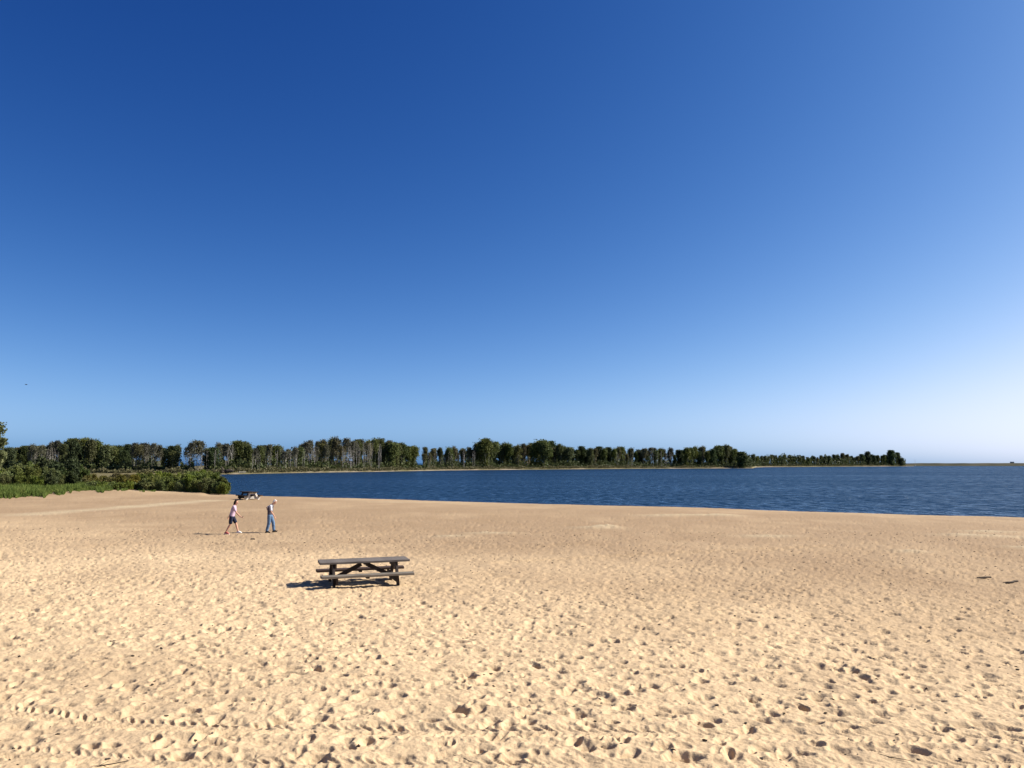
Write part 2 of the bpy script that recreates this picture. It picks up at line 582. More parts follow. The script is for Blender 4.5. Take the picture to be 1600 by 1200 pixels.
        for _ in range(10):
            stamp(p[0] + rng.normal(0, ax * .5), p[1] + rng.normal(0, ay * .5), rng.uniform(0, 3.1), rng.uniform(.12, .3), rng.uniform(.1, .2), rng.uniform(-.05, .05), 0, 1.1)
    # faint drag line (two joined strokes) from the table towards the shore
    A, B = on_ground(780, 880)[:2], on_ground(1300, 850)[:2]
    for k in np.linspace(0, 1, 60):
        p = A + (B - A) * k
        stamp(p[0], p[1] + .5 * math.sin(k * 5), math.atan2(B[1] - A[1], B[0] - A[0]), .45, .22, .045, .6, 1.4)
    # pale raked streak left of the people
    A, B = on_ground(20, 806)[:2], on_ground(330, 782)[:2]
    for k in np.linspace(0, 1, 50):
        p = A + (B - A) * k
        stamp(p[0] + rng.normal(0, .3), p[1] + rng.normal(0, .3), 0, 1.5, .9, -.6 * rng.random(), 0, 1.2, loose)

    H -= np.median(H)
    Z = ground_z(X, Y) + H
    V = np.stack([X, Y, Z], -1).reshape(-1, 3)
    me = np_mesh('beach', V, grid_quads(nr, nc), True)
    s = (80.2 - .565 * X - Y) * .87
    damp = .95 * smooth(62, 34, s) * (1 - .25 * smooth(12, 3, s))
    damp = np.clip(damp + .22 * vnoise(X * .18, Y * .18, 41) + .14 * vnoise(X * .7, Y * .5, 42), 0, 1)
    damp = np.maximum(damp, smooth(1.6, .2, s))
    for nm, val in (('damp', damp), ('loose', np.clip(loose, 0, 1))):
        at_ = me.attributes.new(nm, 'FLOAT', 'POINT')
        at_.data.foreach_set('value', val.astype(np.float32).ravel())
    o = link('beach_sand', me, None, M['sand'])
    tag(o, 'wide trampled tan sand beach sloping to the lake', None, None, 'structure')
    return o, rows, tc, Z, yo


BEACH, B_ROWS, B_TC, B_Z, B_YO = make_beach()


def sand_z(x, y):
    i = int(np.clip(np.searchsorted(B_ROWS, y), 1, len(B_ROWS) - 1))
    j = int(np.clip(np.searchsorted(B_TC, x / max(y, B_YO)), 1, len(B_TC) - 1))
    return float(B_Z[i - 1:i + 1, j - 1:j + 1].mean())


def on_sand(px, py):
    p = on_ground(px, py)
    for _ in range(4):
        p = at(px, py, .5 * p[2] + .5 * sand_z(p[0], p[1]))
    return Vector((p[0], p[1], sand_z(p[0], p[1])))


# ------------------------------------------------------------------ lake and far land
W_ = 40000.
tag(link('lake_water', np_mesh('lake_water', [(-W_, -2000, 0), (W_, -2000, 0), (W_, W_, 0), (-W_, W_, 0)], [(0, 1, 2, 3)]), None, M['water']),
    'blue rippled lake beyond the sand', None, None, 'structure')

SHORE_PX = [(-250, 741.5), (120, 741.5), (340, 741.5), (372, 741), (430, 739.8), (500, 738.5), (560, 737.6), (600, 737), (650, 736), (700, 735),
            (760, 734.4), (800, 734), (900, 733.2), (1000, 732.4), (1090, 732), (1150, 731.8), (1172, 731.8), (1178, 730.2), (1190, 729.8),
            (1250, 729.5), (1330, 729), (1400, 728.6), (1422, 728.4)]
SHORE = np.array([at(x, y, 0)[:2] for x, y in SHORE_PX])
_sx = np.array([x for x, _ in SHORE_PX]); _sd = SHORE[:, 1]


def shore_depth(px): return float(np.interp(px, _sx, _sd))


def land_height(back):
    return np.interp(back, [-6, 0, 1.5, 5, 14, 40, 400], [-.6, 0, .28, .6, 1.0, 1.5, 2.0])


def make_far_land():
    px = np.concatenate([np.arange(-250, 1172, 5.0), np.arange(1172, 1196, 2.0), np.arange(1196, 1424, 5.0)])
    back = np.array([-6, -2, 0, 1, 2, 3.5, 5, 8, 12, 18, 26, 40, 70, 120, 200, 330])
    V = []; S = []
    for i, b in enumerate(back):
        for x in px:
            Y = shore_depth(x)
            wob = 1.8 * float(vnoise(np.array(x * .11), np.array(3.3), 5)) + 1.0 * float(vnoise(np.array(x * .37), np.array(1.3), 6))
            Yb = Y + b + wob
            X = (x - 800) / FPX * Y * 1.005
            # beyond the point the land narrows
            lim = 1.0 if x < 1380 else max(.06, (1424 - x) / 44)
            zz = land_height(b) * (1 if b < 4 else lim) + (.25 * float(vnoise(np.array(x * .2), np.array(b * .1), 8)) if b > 3 else 0)
            V.append((X * (Yb / Y), Yb, zz)); S.append(float(np.clip(1.25 - abs(b - 1.8) / 2.6, 0, 1)) * (.08 + .92 * float(smooth(-.2, .6, vnoise(np.array(x * .035), np.array(.5), 9) + .5 * vnoise(np.array(x * .2), np.array(.5), 10)))))
    me = np_mesh('far_shore', V, grid_quads(len(back), len(px)), True)
    a = me.attributes.new('sandy', 'FLOAT', 'POINT'); a.data.foreach_set('value', np.array(S, dtype=np.float32))
    tag(link('far_shore', me, None, M['land']), 'low wooded far shore with a thin pale sand edge', None, None, 'structure')
    # bank that joins the beach to the far shore on the left
    ys = np.concatenate([np.linspace(96, 130, 12), np.linspace(136, 300, 30)])
    es = np.array([-2.0, 0, 1, 3, 6, 10, 18, 30, 60, 110, 200, 330])
    V = []; S = []
    for y in ys:
        for e in es:
            w = .8 * float(vnoise(np.array(y * .1), np.array(2.2), 15))
            z = -.7 + 1.0 * float(smooth(-1, 4, e)) + .35 * float(smooth(4, 30, e)) + .25 * float(vnoise(np.array(y * .2), np.array(e * .2), 16))
            V.append((-.364 * y - e + w - .6, y, z - .25)); S.append(0.0)
    me = np_mesh('left_bank', V, grid_quads(len(ys), len(es))[:, ::-1], True)
    a = me.attributes.new('sandy', 'FLOAT', 'POINT'); a.data.foreach_set('value', np.array(S, dtype=np.float32))
    tag(link('grassy_bank', me, None, M['land']), 'low grassy bank behind the bushes on the left', None, None, 'structure')
    # long low dike on the right horizon
    n = 120; V = []; prof = [(-14, -.5), (-9, .6), (-3.5, 3.2), (-1, 4.05), (4, 4.1), (9, 1.5), (16, -.5)]
    for i in range(n):
        k = i / (n - 1); x = 515 + k * 1500; y = 1130 + k * 90
        j = 1 - .9 * max(0, (.05 - k) / .05)
        for d, z in prof:
            V.append((x + random.uniform(-1, 1), y + d, (z + (random.uniform(-.25, .25) if z > 0 else 0)) * (j if z > 0 else 1)))
    me = np_mesh('dike', V, grid_quads(n, len(prof))[:, ::-1], True)
    a = me.attributes.new('sandy', 'FLOAT', 'POINT'); a.data.foreach_set('value', np.zeros(len(V), dtype=np.float32))
    tag(link('dike', me, None, M['dike']), 'long low dike along the right horizon', None, None, 'structure')


make_far_land()


# ------------------------------------------------------------------ vegetation builders
def leaf_quads(C, size, rng, aspect=1.6, up=0.0, sun_bias=0.0):
    """one quad for every centre; random turn, 'up' makes them stand"""
    n = len(C)
    d = rng.normal(size=(n, 3)); d[:, 2] += up
    d /= np.linalg.norm(d, axis=1)[:, None]
    e = rng.normal(size=(n, 3)); e -= (e * d).sum(1)[:, None] * d
    e /= np.linalg.norm(e, axis=1)[:, None]
    L = size * rng.uniform(.6, 1.35, n)[:, None]
    a = d * L * aspect * .5; b = e * L * .5
    V = np.stack([C - a, C + b * .9 - a * .1, C + a, C - b * .9 - a * .1], 1).reshape(-1, 3)
    return V, np.arange(4 * n).reshape(-1, 4)


def limbs(mb, rng, base, top, r, n_br, spread, rise, depth=1, start=.35, tips=None):
    base, top = Vector(base), Vector(top)
    k = 6; pts = []; rad = []
    L = (top - base).length
    bend = Vector((rng.normal(0, .05) * L, rng.normal(0, .05) * L, 0))
    for i in range(k + 1):
        q = i / k
        pts.append(base.lerp(top, q) + bend * math.sin(q * math.pi) + Vector((rng.normal(0, .008) * L, rng.normal(0, .008) * L, 0)) * (1 if i else 0))
        rad.append(r * (1 - .82 * q))
    mb.tube(pts, rad, 5 if r > .06 else 4)
    if tips is not None: tips.append((pts[-1], 1.0))
    for j in range(n_br):
        q = start + (1 - start) * (j + rng.random()) / n_br
        q = min(q, .97)
        i = min(int(q * k), k - 1); p = pts[i].lerp(pts[i + 1], q * k - i)
        an = rng.uniform(0, 2 * math.pi); ln = spread * L * (1.1 - .75 * q) * rng.uniform(.6, 1.2)
        tip = p + Vector((math.cos(an) * ln, math.sin(an) * ln, ln * rise * rng.uniform(.6, 1.4)))
        rr = r * (1 - .82 * q) * .55
        if depth > 0:
            limbs(mb, rng, p, tip, rr, max(2, n_br // 3), .5, rise * .8, depth - 1, .35, tips)
        else:
            mid = p.lerp(tip, .5) + Vector((0, 0, ln * .08))
            mb.tube([p, mid, tip], [rr, rr * .6, rr * .2], 3)
            if tips is not None: tips.append((tip, .8)); tips.append((mid, .5))


def make_tree(name, seed, H, stems, bare, n_leaf, leaf, leaf_mat, bark_mat, spread=.34, rise=1.1, clump=.9, width=1.0, fill=0):
    """name > trunk, crown ; leaves gather in clumps round the branch tips"""
    rng = np.random.default_rng(seed)
    root = empty(name, (0, -50, -60))
    mb = MB(); tips = []
    for s in range(stems):
        a = rng.uniform(0, 6.28); off = .0 if stems == 1 else .05 * H
        b = (math.cos(a) * off * rng.uniform(.3, 1), math.sin(a) * off * rng.uniform(.3, 1), -.8)
        ln = .10 * H * (stems > 1) + .02 * H
        t = (b[0] + math.cos(a) * ln * rng.uniform(.3, 1.3) * width, b[1] + math.sin(a) * ln * rng.uniform(.3, 1.3) * width, H * rng.uniform(.84, .99))
        limbs(mb, rng, b, t, H * .0075 * rng.uniform(.8, 1.2), 11, spread * width, rise, 1, bare, tips)
    zc, Rm = H * (.5 + .22 * bare), H * .24 * width

    def env(A):
        A = np.array(A, dtype=float)
        z = A[:, 2]; k = .74 * H; m = (H - k) * 1.15
        z2 = np.where(z > k, k + m * np.tanh((z - k) / m), z)
        q = np.clip((z2 - zc) / (H * 1.02 - zc), 0, 1)
        lim = Rm * np.sqrt(np.clip(1 - q ** 1.35, .02, 1))
        r = np.hypot(A[:, 0], A[:, 1]) + 1e-6
        r2 = lim * np.tanh(r / lim)
        A[:, 0] *= r2 / r; A[:, 1] *= r2 / r; A[:, 2] = z2
        return A
    mb.v = [tuple(v) for v in env(mb.v)]
    mb.build('trunk', M[bark_mat], root, True)
    if n_leaf:
        T = env([list(p) for p, w in tips]); Wt = np.array([w for p, w in tips])
        Wt = Wt * (T[:, 2] > bare * H * .85)
        keep = rng.random(len(T)) < .62
        Wt = Wt * keep
        idx = rng.choice(len(T), n_leaf, p=Wt / Wt.sum())
        sc = np.clip(rng.normal(1, .35, len(T)), .4, 1.8)
        C = T[idx] + np.clip(rng.normal(size=(n_leaf, 3)), -1.5, 1.5) * np.array([1, 1, .75]) * (clump * sc[idx])[:, None]
        if fill:
            z = rng.uniform(0, H * .6, fill); rr = H * .13 * width * np.sqrt(rng.random(fill)) * (1.15 - z / H * .6); an = rng.uniform(0, 6.28, fill)
            C = np.vstack([C, np.stack([rr * np.cos(an), rr * np.sin(an), z], 1)])
        C = C[(C[:, 2] > .1)]
        V, Q = leaf_quads(C, leaf, rng)
        link('crown', np_mesh('crown', V, Q), root, M[leaf_mat])
    root['h'] = H
    return root


def put(proto, used, loc, scale, rz, label, cat, group):
    o = proto if id(proto) not in used else copy_tree(proto)
    used.add(id(proto))
    o.location = loc; o.rotation_euler = (0, 0, rz); o.scale = scale
    tag(o, label, cat, group)
    return o


# ------------------------------------------------------------------ far trees
USED = set()
PROTO = {
    'green': [make_tree('poplar_tree', 101 + i, 15, 2 + i % 3, .34, 4200, .50, 'leaf_green', 'bark', .30, 1.2, .85, 1.0, 700) for i in range(4)],
    'olive': [make_tree('poplar_tree', 121 + i, 15, 3, .38, 2600, .45, 'leaf_olive', 'bark', .26, 1.7, .75, .9, 350) for i in range(3)],
    'dark': [make_tree('broadleaf_tree', 131 + i, 15, 2, .12, 5200, .54, 'leaf_dark', 'bark_dark', .34, .8, 1.0, 1.05, 1100) for i in range(3)],
    'sparse': [make_tree('dying_poplar_tree', 141 + i, 15, 4, .40, 1700, .40, 'leaf_brown', 'bark_pale', .22, 2.0, .7, .85, 120) for i in range(3)],
    'bare': [make_tree('bare_tree', 151 + i, 13, 2, .35, 0, .5, None, 'bark_pale', .22, 2.4, .6, .7) for i in range(2)],
}
SKY_PX = [(-60, 700), (10, 701), (30, 700), (50, 697), (70, 697), (92, 691), (110, 688), (130, 686), (150, 690), (175, 697), (190, 699), (205, 695), (240, 694), (256, 698),
          (270, 699), (282, 696), (295, 692), (312, 690), (330, 692), (350, 696), (372, 688), (385, 691), (395, 699), (415, 697), (440, 698), (465, 698), (485, 690), (510, 687),
          (530, 686), (545, 688), (565, 687), (590, 688), (610, 689), (625, 691), (634, 698), (648, 700), (656, 708), (664, 699), (690, 700), (720, 698), (745, 696),
          (752, 689), (762, 688), (775, 693), (795, 694), (808, 699), (822, 694), (840, 691), (860, 690), (872, 693), (882, 700), (905, 699), (930, 701), (960, 699),
          (985, 701), (1000, 700), (1020, 700), (1040, 699), (1060, 703), (1080, 701), (1095, 699), (1110, 699), (1120, 698), (1143, 698), (1150, 709), (1165, 709),
          (1180, 713), (1215, 711), (1240, 713), (1260, 712), (1290, 712), (1312, 709), (1330, 712), (1342, 712), (1356, 707), (1365, 712), (1378, 711), (1388, 705),
          (1396, 705), (1402, 711)]
SX, SY = np.array([a for a, _ in SKY_PX]), np.array([b for _, b in SKY_PX])


def kind_at(px, rg):
    zones = [(-60, 20, 'dark'), (20, 60, 'mix'), (60, 100, 'sparse'), (100, 175, 'green'), (175, 205, 'darkmix'), (205, 256, 'olivemix'), (256, 288, 'green'),
             (288, 318, 'sparse'), (318, 338, 'dark'), (338, 366, 'sparse'), (366, 392, 'green'), (392, 420, 'olivemix'), (420, 484, 'sparsemix'), (484, 500, 'sparse'),
             (500, 545, 'olivemix'), (545, 580, 'sparsemix'), (580, 632, 'greenmix'), (632, 660, 'green'), (660, 748, 'olivemix'), (748, 800, 'green'),
             (800, 878, 'greenmix'), (878, 960, 'greenmix'), (960, 990, 'olivemix'), (990, 1015, 'greenmix'), (1015, 1050, 'sparsemix'), (1050, 1150, 'greenmix'),
             (1150, 1168, 'dark'), (1168, 1340, 'greenmix'), (1340, 1410, 'darkmix')]
    z = next((k for a, b, k in zones if a <= px < b), 'green')
    opts = dict(mix=['green', 'sparse', 'dark', 'olive'], darkmix=['dark', 'dark', 'green'], greenmix=['green', 'green', 'dark', 'olive'],
                olivemix=['olive', 'olive', 'green', 'sparse'], sparsemix=['sparse', 'sparse', 'olive', 'green']).get(z, [z])
    return rg.choice(opts)


TREE_LABEL = {
    'green': 'slender green poplar', 'olive': 'olive poplar with grey trunks', 'dark': 'dark dense broadleaf tree',
    'sparse': 'dying poplar with pale bare stems', 'bare': 'leafless pale tree',
}
ZONE = [(355, 'behind the left bank bushes'), (655, 'in wood left of sky gap'), (745, 'in wood right of sky gap'),
        (880, 'around the two big crowns'), (1165, 'in wood left of sandy point'), (2000, 'beyond the sandy point')]


def ordinal(n):
    return '%d%s' % (n, 'th' if 10 <= n % 100 <= 20 else {1: 'st', 2: 'nd', 3: 'rd'}.get(n % 10, 'th'))


rg = random.Random(5)
FAR = []


def far_tree(px, top, back, kind=None, label=None, wide=1.0, proto=None):
    Y = shore_depth(px) + back
    z0 = float(land_height(back)) - .2
    X = (px - 800) / FPX * Y
    ztop = at_depth(px, top, Y)[2]
    kind = kind or kind_at(px, rg)
    pr = proto or rg.choice(PROTO[kind])
    h = max(ztop - z0, 2.0); s = h / pr['h']
    w = s * wide * rg.uniform(.68, 1.0)
    o = put(pr, USED, (X, Y, z0), (w, w, s), rg.uniform(0, 6.28), label or TREE_LABEL[kind], 'tree',
               None if label else {'green': 'green poplars of the far shore', 'olive': 'olive poplars of the far shore', 'dark': 'dark trees of the far shore',
                                   'sparse': 'dying poplars of the far shore', 'bare': 'leafless trees of the far shore'}[kind])
    if not label: FAR.append((px, kind, o))
    return o


GAPS = [(258, 266), (284, 290), (651, 660)]
THIN = [(262, 345)]


def in_any(x, L): return any(a <= x <= b for a, b in L)


x = -40.0
while x < 1400:                                        # the front of the wood, tree by tree
    if not in_any(x, GAPS):
        far_tree(x, float(np.interp(x, SX, SY)) + (rg.uniform(-1.5, 1.5) if rg.random() < .5 else rg.uniform(1, 11) * (1 if x < 1170 else .55)), rg.uniform(10, 30) * (1 if x < 1170 else .8))
    x += rg.uniform(5.5, 10.0) * (1.0 if x < 700 else .95)
x = -36.0
while x < 1390:                                        # trees standing behind them
    if not in_any(x, GAPS) and not in_any(x, THIN):
        far_tree(x, float(np.interp(x, SX, SY)) + rg.uniform(0, 6) * (1 if x < 1170 else .5), rg.uniform(34, 65) * (1 if x < 1170 else .7))
    x += rg.uniform(9.0, 14.0) * (1 if x < 1170 else .55)
for x0_, x1_, n_ in ((60, 100, 4), (286, 345, 6), (392, 500, 12), (535, 600, 9), (665, 745, 8), (960, 985, 3), (1015, 1048, 6)):   # leafless stems among them
    for k_ in range(n_):
        x = x0_ + (x1_ - x0_) * (k_ + rg.random()) / n_
        far_tree(x, float(np.interp(x, SX, SY)) + rg.uniform(0, 9), rg.uniform(7, 16), 'bare', None, .85)
far_tree(758, 687.5, 12, 'green', 'broad tall green tree rising above the wood at the middle of the far shore', 1.25)
far_tree(848, 689.5, 12, 'green', 'wide round crowned green tree right of the middle of the far shore', 1.5)
far_tree(1157, 706.5, 4, 'dark', 'dark round tree standing forward at the sandy point of the far shore', 1.9)
far_tree(1391, 704, 6, 'dark', 'tall dark tree, last big one at the right end of the wood', 1.2)
far_tree(1405, 716, 4, 'dark', 'low dark leaning tree at the very tip of the wooded point', 1.7)
far_tree(1411, 718, 3, 'bare', 'small leafless grey tree nearest the tip of the wooded point', 1.2)
far_tree(1427, 716, 2, 'bare', 'lone pale leafless tree standing on the spit beyond the wood', .9)
far_tree(363, 690, 14, 'bare', 'bare pale branched tree beside the tall green crown left of the water')
far_tree(391, 692, 12, 'bare', 'bare pale twiggy tree rising right of the rounded green crown')
far_tree(558, 685, 12, 'bare', 'tall bare pale snag in the highest part of the far shore wood')
far_tree(270, 699, 12, 'dark', 'small dark crowned tree alone in the gap of the wood above the bushes', 1.3)


count_ = {}
for px_, kind_, o_ in sorted(FAR, key=lambda q: q[0]):
    zn = next(z for lim_, z in ZONE if px_ < lim_)
    n_ = count_[(kind_, zn)] = count_.get((kind_, zn), 0) + 1
    o_['label'] = '%s, %s from left %s' % (TREE_LABEL[kind_], ordinal(n_), zn)


# scrub in front of and below the far trees: one mass
def far_scrub():
    rng = np.random.default_rng(77)

    def mass(n, b0, b1, h0, h1, size, skip=()):
        px = rng.uniform(-60, 1412, n * 2)
        hmod = .55 + .45 * vnoise(px * .09, np.zeros_like(px), 61) + .35 * vnoise(px * .31, np.zeros_like(px), 62)
        dens = .5 + .5 * vnoise(px * .13, np.zeros_like(px) + 4, 63)
        keep = rng.random(len(px)) < .25 + .75 * dens
        for a, b in skip: keep &= ~((px > a) & (px < b))
        px, hmod = px[keep], np.clip(hmod[keep], .2, 1.3)
        b = rng.uniform(b0, b1, len(px)) * np.where(px > 1172, .8, 1)
        Y = np.interp(px, _sx, _sd) + b
        X = (px - 800) / FPX * Y
        Z = land_height(b) + rng.random(len(px)) ** 1.3 * (h0 + (h1 - h0) * hmod)
        return leaf_quads(np.stack([X, Y, Z], 1), size, rng, 1.5, .5)
    V, Q = mass(26000, 3.5, 10, .5, 1.9, .50)
    tag(link('shore_scrub', np_mesh('shore_scrub', V, Q), None, M['scrub']), 'low yellow green scrub along the far waterline', 'scrub', None, 'stuff')
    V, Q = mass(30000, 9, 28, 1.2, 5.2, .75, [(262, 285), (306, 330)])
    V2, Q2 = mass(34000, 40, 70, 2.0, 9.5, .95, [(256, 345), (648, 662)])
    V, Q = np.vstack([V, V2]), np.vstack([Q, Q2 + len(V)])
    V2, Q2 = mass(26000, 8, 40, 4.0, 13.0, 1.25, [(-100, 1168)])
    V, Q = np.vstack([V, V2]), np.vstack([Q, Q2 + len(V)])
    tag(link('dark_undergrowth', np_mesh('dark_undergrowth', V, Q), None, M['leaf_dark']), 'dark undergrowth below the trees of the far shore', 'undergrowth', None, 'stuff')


far_scrub()


# ------------------------------------------------------------------ bushes, trees and grass of the near bank
def make_bush(name, seed, H, Wd, n, leaf, leaf_mat, upright=1.6):
    rng = np.random.default_rng(seed)
    root = empty(name, (0, -50, -60)); root['h'] = H
    mb = MB(); C = []
    ns = 16
    per = n // ns
    for i in range(ns):
        a = rng.uniform(0, 6.28); r = Wd * .5 * math.sqrt(rng.random()); hh = H * rng.uniform(.62, 1.0) * (1 - .35 * (r / (Wd * .5)) ** 2)
        b = Vector((math.cos(a) * r * .45, math.sin(a) * r * .45, -.2)); t = Vector((math.cos(a) * r, math.sin(a) * r, hh))
        mid = b.lerp(t, .5) + Vector((rng.normal(0, .08), rng.normal(0, .08), .1))
        mb.tube([b, mid, t], [.022, .014, .004], 4)
        q = rng.random(per) ** .65
        P = np.where(q[:, None] < .5, np.array(b) + (np.array(mid) - np.array(b)) * q[:, None] * 2, np.array(mid) + (np.array(t) - np.array(mid)) * (q[:, None] * 2 - 1))
        C.append(P + rng.normal(size=(per, 3)) * np.array([.22, .22, .16]) * (Wd / 2.2) * (1.25 - .8 * q)[:, None])
    mb.build('stems', M['bark_dark'], root, True)
    C = np.vstack(C); C[:, 2] = np.clip(C[:, 2], .02, None)
    V, Q = leaf_quads(C, leaf, rng, 2.4, upright)
    link('foliage', np_mesh('foliage', V, Q), root, M[leaf_mat])
    return root


BUSH = [make_bush('willow_bush', 201 + i, 2.6, 2.6, 7600, .105, 'leaf_willow') for i in range(3)]
BUSHO = [make_bush('willow_bush', 211 + i, 2.4, 2.6, 6400, .105, 'leaf_willow_olive') for i in range(2)]
TALLB = [make_bush('tall_willow_bush', 221 + i, 4.6, 4.2, 12000, .15, 'leaf_willow', 1.0) for i in range(2)]
DARKB = [make_bush('leafy_bush', 231 + i, 3.6, 3.6, 6500, .20, 'leaf_dark', .6) for i in range(2)]
WEED = [make_bush('weed_clump', 241 + i, 1.15, 1.7, 1800, .10, 'leaf_willow', 1.4) for i in range(2)]


def near_plant(protos, px, top, depth, wide, label, cat, group=None):
    pr = rg.choice(protos)
    X = (px - 800) / FPX * depth
    z0 = float(ground_z(X, depth)) if depth < 128 else .7
    z0 = max(z0, .3)
    s = max((at_depth(px, top, depth)[2] - z0) / pr['h'], .2)
    w = s * wide * rg.uniform(.9, 1.1)
    return put(pr, USED, (X, depth, z0 - .05), (w, w, s), rg.uniform(0, 6.28), label, cat, group)


GB = 'willow bushes along the bank left of the water'
ORD = {}


def nth(lst, q, text):
    n = sorted(a[0] for a in lst).index(q[0]) + 1
    return text % ordinal(n)


_L = ((349, 742, 101), (340, 735, 104), (332, 733, 107), (322, 735, 102), (316, 731, 109), (306, 734, 104), (300, 738, 101), (292, 733, 110), (284, 738, 103),
                   (276, 736, 108), (268, 741, 102), (262, 735, 112), (254, 734, 109), (246, 741, 103), (238, 736, 111), (230, 745, 104), (224, 737, 113),
                   (328, 744, 99.5), (310, 746, 100), (289, 747, 100.5), (258, 748, 101), (344, 750, 99))
for px, top, d in _L:
    near_plant(BUSH, px, top, d, 1.0, nth(_L, (px,), 'green willow bush, %s from the left of those right of the olive bushes'), 'bush', GB)
near_plant(BUSH, 353, 752, 98.2, 1.1, 'rightmost low green bush where the bank meets the water', 'bush')
_L = ((214, 741, 109), (206, 738, 116), (196, 741, 110), (186, 738, 117), (176, 743, 111), (166, 741, 118), (158, 746, 112), (150, 740, 120), (142, 742, 113), (134, 746, 110),
                   (126, 741, 119), (232, 734, 122), (212, 744, 125))
for px, top, d in _L:
    near_plant(BUSHO, px, top, d, 1.15, nth(_L, (px,), 'olive yellow willow bush, %s from the left in the middle of the bank'), 'bush', 'olive bushes in the middle of the bank')
_L = ((8, 729, 105), (22, 722, 109), (36, 719, 112), (50, 716, 114), (62, 720, 108), (74, 724, 112), (86, 727, 106), (16, 738, 103), (44, 735, 104), (97, 738, 106), (66, 738, 103), (-8, 728, 106))
for px, top, d in _L:
    near_plant(TALLB, px, top, d, .95, nth(_L, (px,), 'tall green willow bush, %s from the left behind the bright grass'), 'bush', 'tall bushes behind the grass at the left')
_L = ((92, 720, 115), (104, 728, 108), (118, 734, 107), (68, 713, 120), (128, 726, 116), (84, 735, 104))
for px, top, d in _L:
    near_plant(DARKB, px, top, d, .95, nth(_L, (px,), 'dark leafy bush, %s from the left around the young dark poplar'), 'bush', 'dark bushes around the young tree')
for k in range(26):
    px = 150 + k * 4.4 + rg.uniform(-2, 2)
    near_plant(WEED, px, 751 + rg.uniform(-2, 4), 103.5 - .02 * k + rg.uniform(-2, 3), 1.2, 'low green weed clump, %s from the left in the row edging the sand' % ordinal(k + 1), 'weeds', 'weed clumps edging the sand')

yt = make_tree('young_poplar_tree', 301, 6.2, 2, .10, 5200, .24, 'leaf_dark', 'bark_dark', .34, 1.0, .42, .8)
put(yt, USED, ((118 - 800) / FPX * 110, 110, .7), (1, 1, 1), .4, 'young dark green poplar rising from the bushes on the left bank', 'tree', None)
P_ = at_depth(118, 692, 110); yt.scale = (.6, .6, (P_[2] - .7) / 6.2)
lt = make_tree('young_poplar_tree', 303, 8.4, 1, .06, 4600, .26, 'leaf_green', 'bark', .26, 1.5, .36, .8)
put(lt, USED, ((-3 - 800) / FPX * 98, 98, .7), (1, 1, 1), 1.0, 'slender young poplar cut by the left edge of the picture', 'tree', None)
P_ = at_depth(-3, 661, 98); lt.scale = (.75, .75, (P_[2] - .7) / 8.4)


def bank_grass():
    rng = np.random.default_rng(88)
    n = 60000
    px = rng.uniform(-70, 250, n)
    front = np.interp(px, [-70, 0, 50, 100, 150, 200, 250], [781, 777, 775, 771, 767, 766, 765]) + 2.0 * vnoise(px * .08, px * 0, 91) + 1.2 * vnoise(px * .3, px * 0, 92)
    zf = .62
    yf = np.array([at(a, b, zf)[1] for a, b in zip(px, front)])
    depth = yf + rng.random(n) ** 1.2 * np.interp(px, [-70, 100, 180, 250], [20, 16, 8, 3])
    X = (px - 800) / FPX * depth
    Z = ground_z(X, depth)
    cl = .65 + .35 * vnoise(X * .9, depth * .9, 93) + .25 * vnoise(X * .25, depth * .25, 94)
    h = np.clip(cl, .15, 1.3) * rng.uniform(.5, 1.05, n) * np.interp(px, [0, 150, 250], [1.05, .95, .55])
    h *= .35 + .75 * smooth(0, 3, depth - yf)
    keep = (Z > .1) & (rng.random(n) < .35 + .8 * cl)
    X, depth, Z, h = X[keep], depth[keep], Z[keep], h[keep]; n = len(X)
    an = rng.uniform(0, 6.28, n); w = rng.uniform(.018, .04, n); lx = rng.normal(0, .22, n) * h; ly = rng.normal(0, .22, n) * h
    B = np.stack([X, depth, Z - .05], 1)
    sd = np.stack([np.cos(an) * w, np.sin(an) * w, np.zeros(n)], 1)
    T = B + np.stack([lx, ly, h], 1); Mi = B + np.stack([lx * .3, ly * .3, h * .55], 1)
    V = np.stack([B - sd, B + sd, Mi + sd * .8, T, Mi - sd * .8], 1).reshape(-1, 3)
    i = np.arange(n)[:, None] * 5
    tri = np.vstack([i + np.array([[0, 1, 2]]), i + np.array([[0, 2, 4]]), i + np.array([[4, 2, 3]])])
    tag(link('bank_grass', np_mesh('bank_grass', V, tri), None, M['grass']), 'strip of bright green grass in front of the bushes on the left', 'grass', None, 'stuff')


bank_grass()


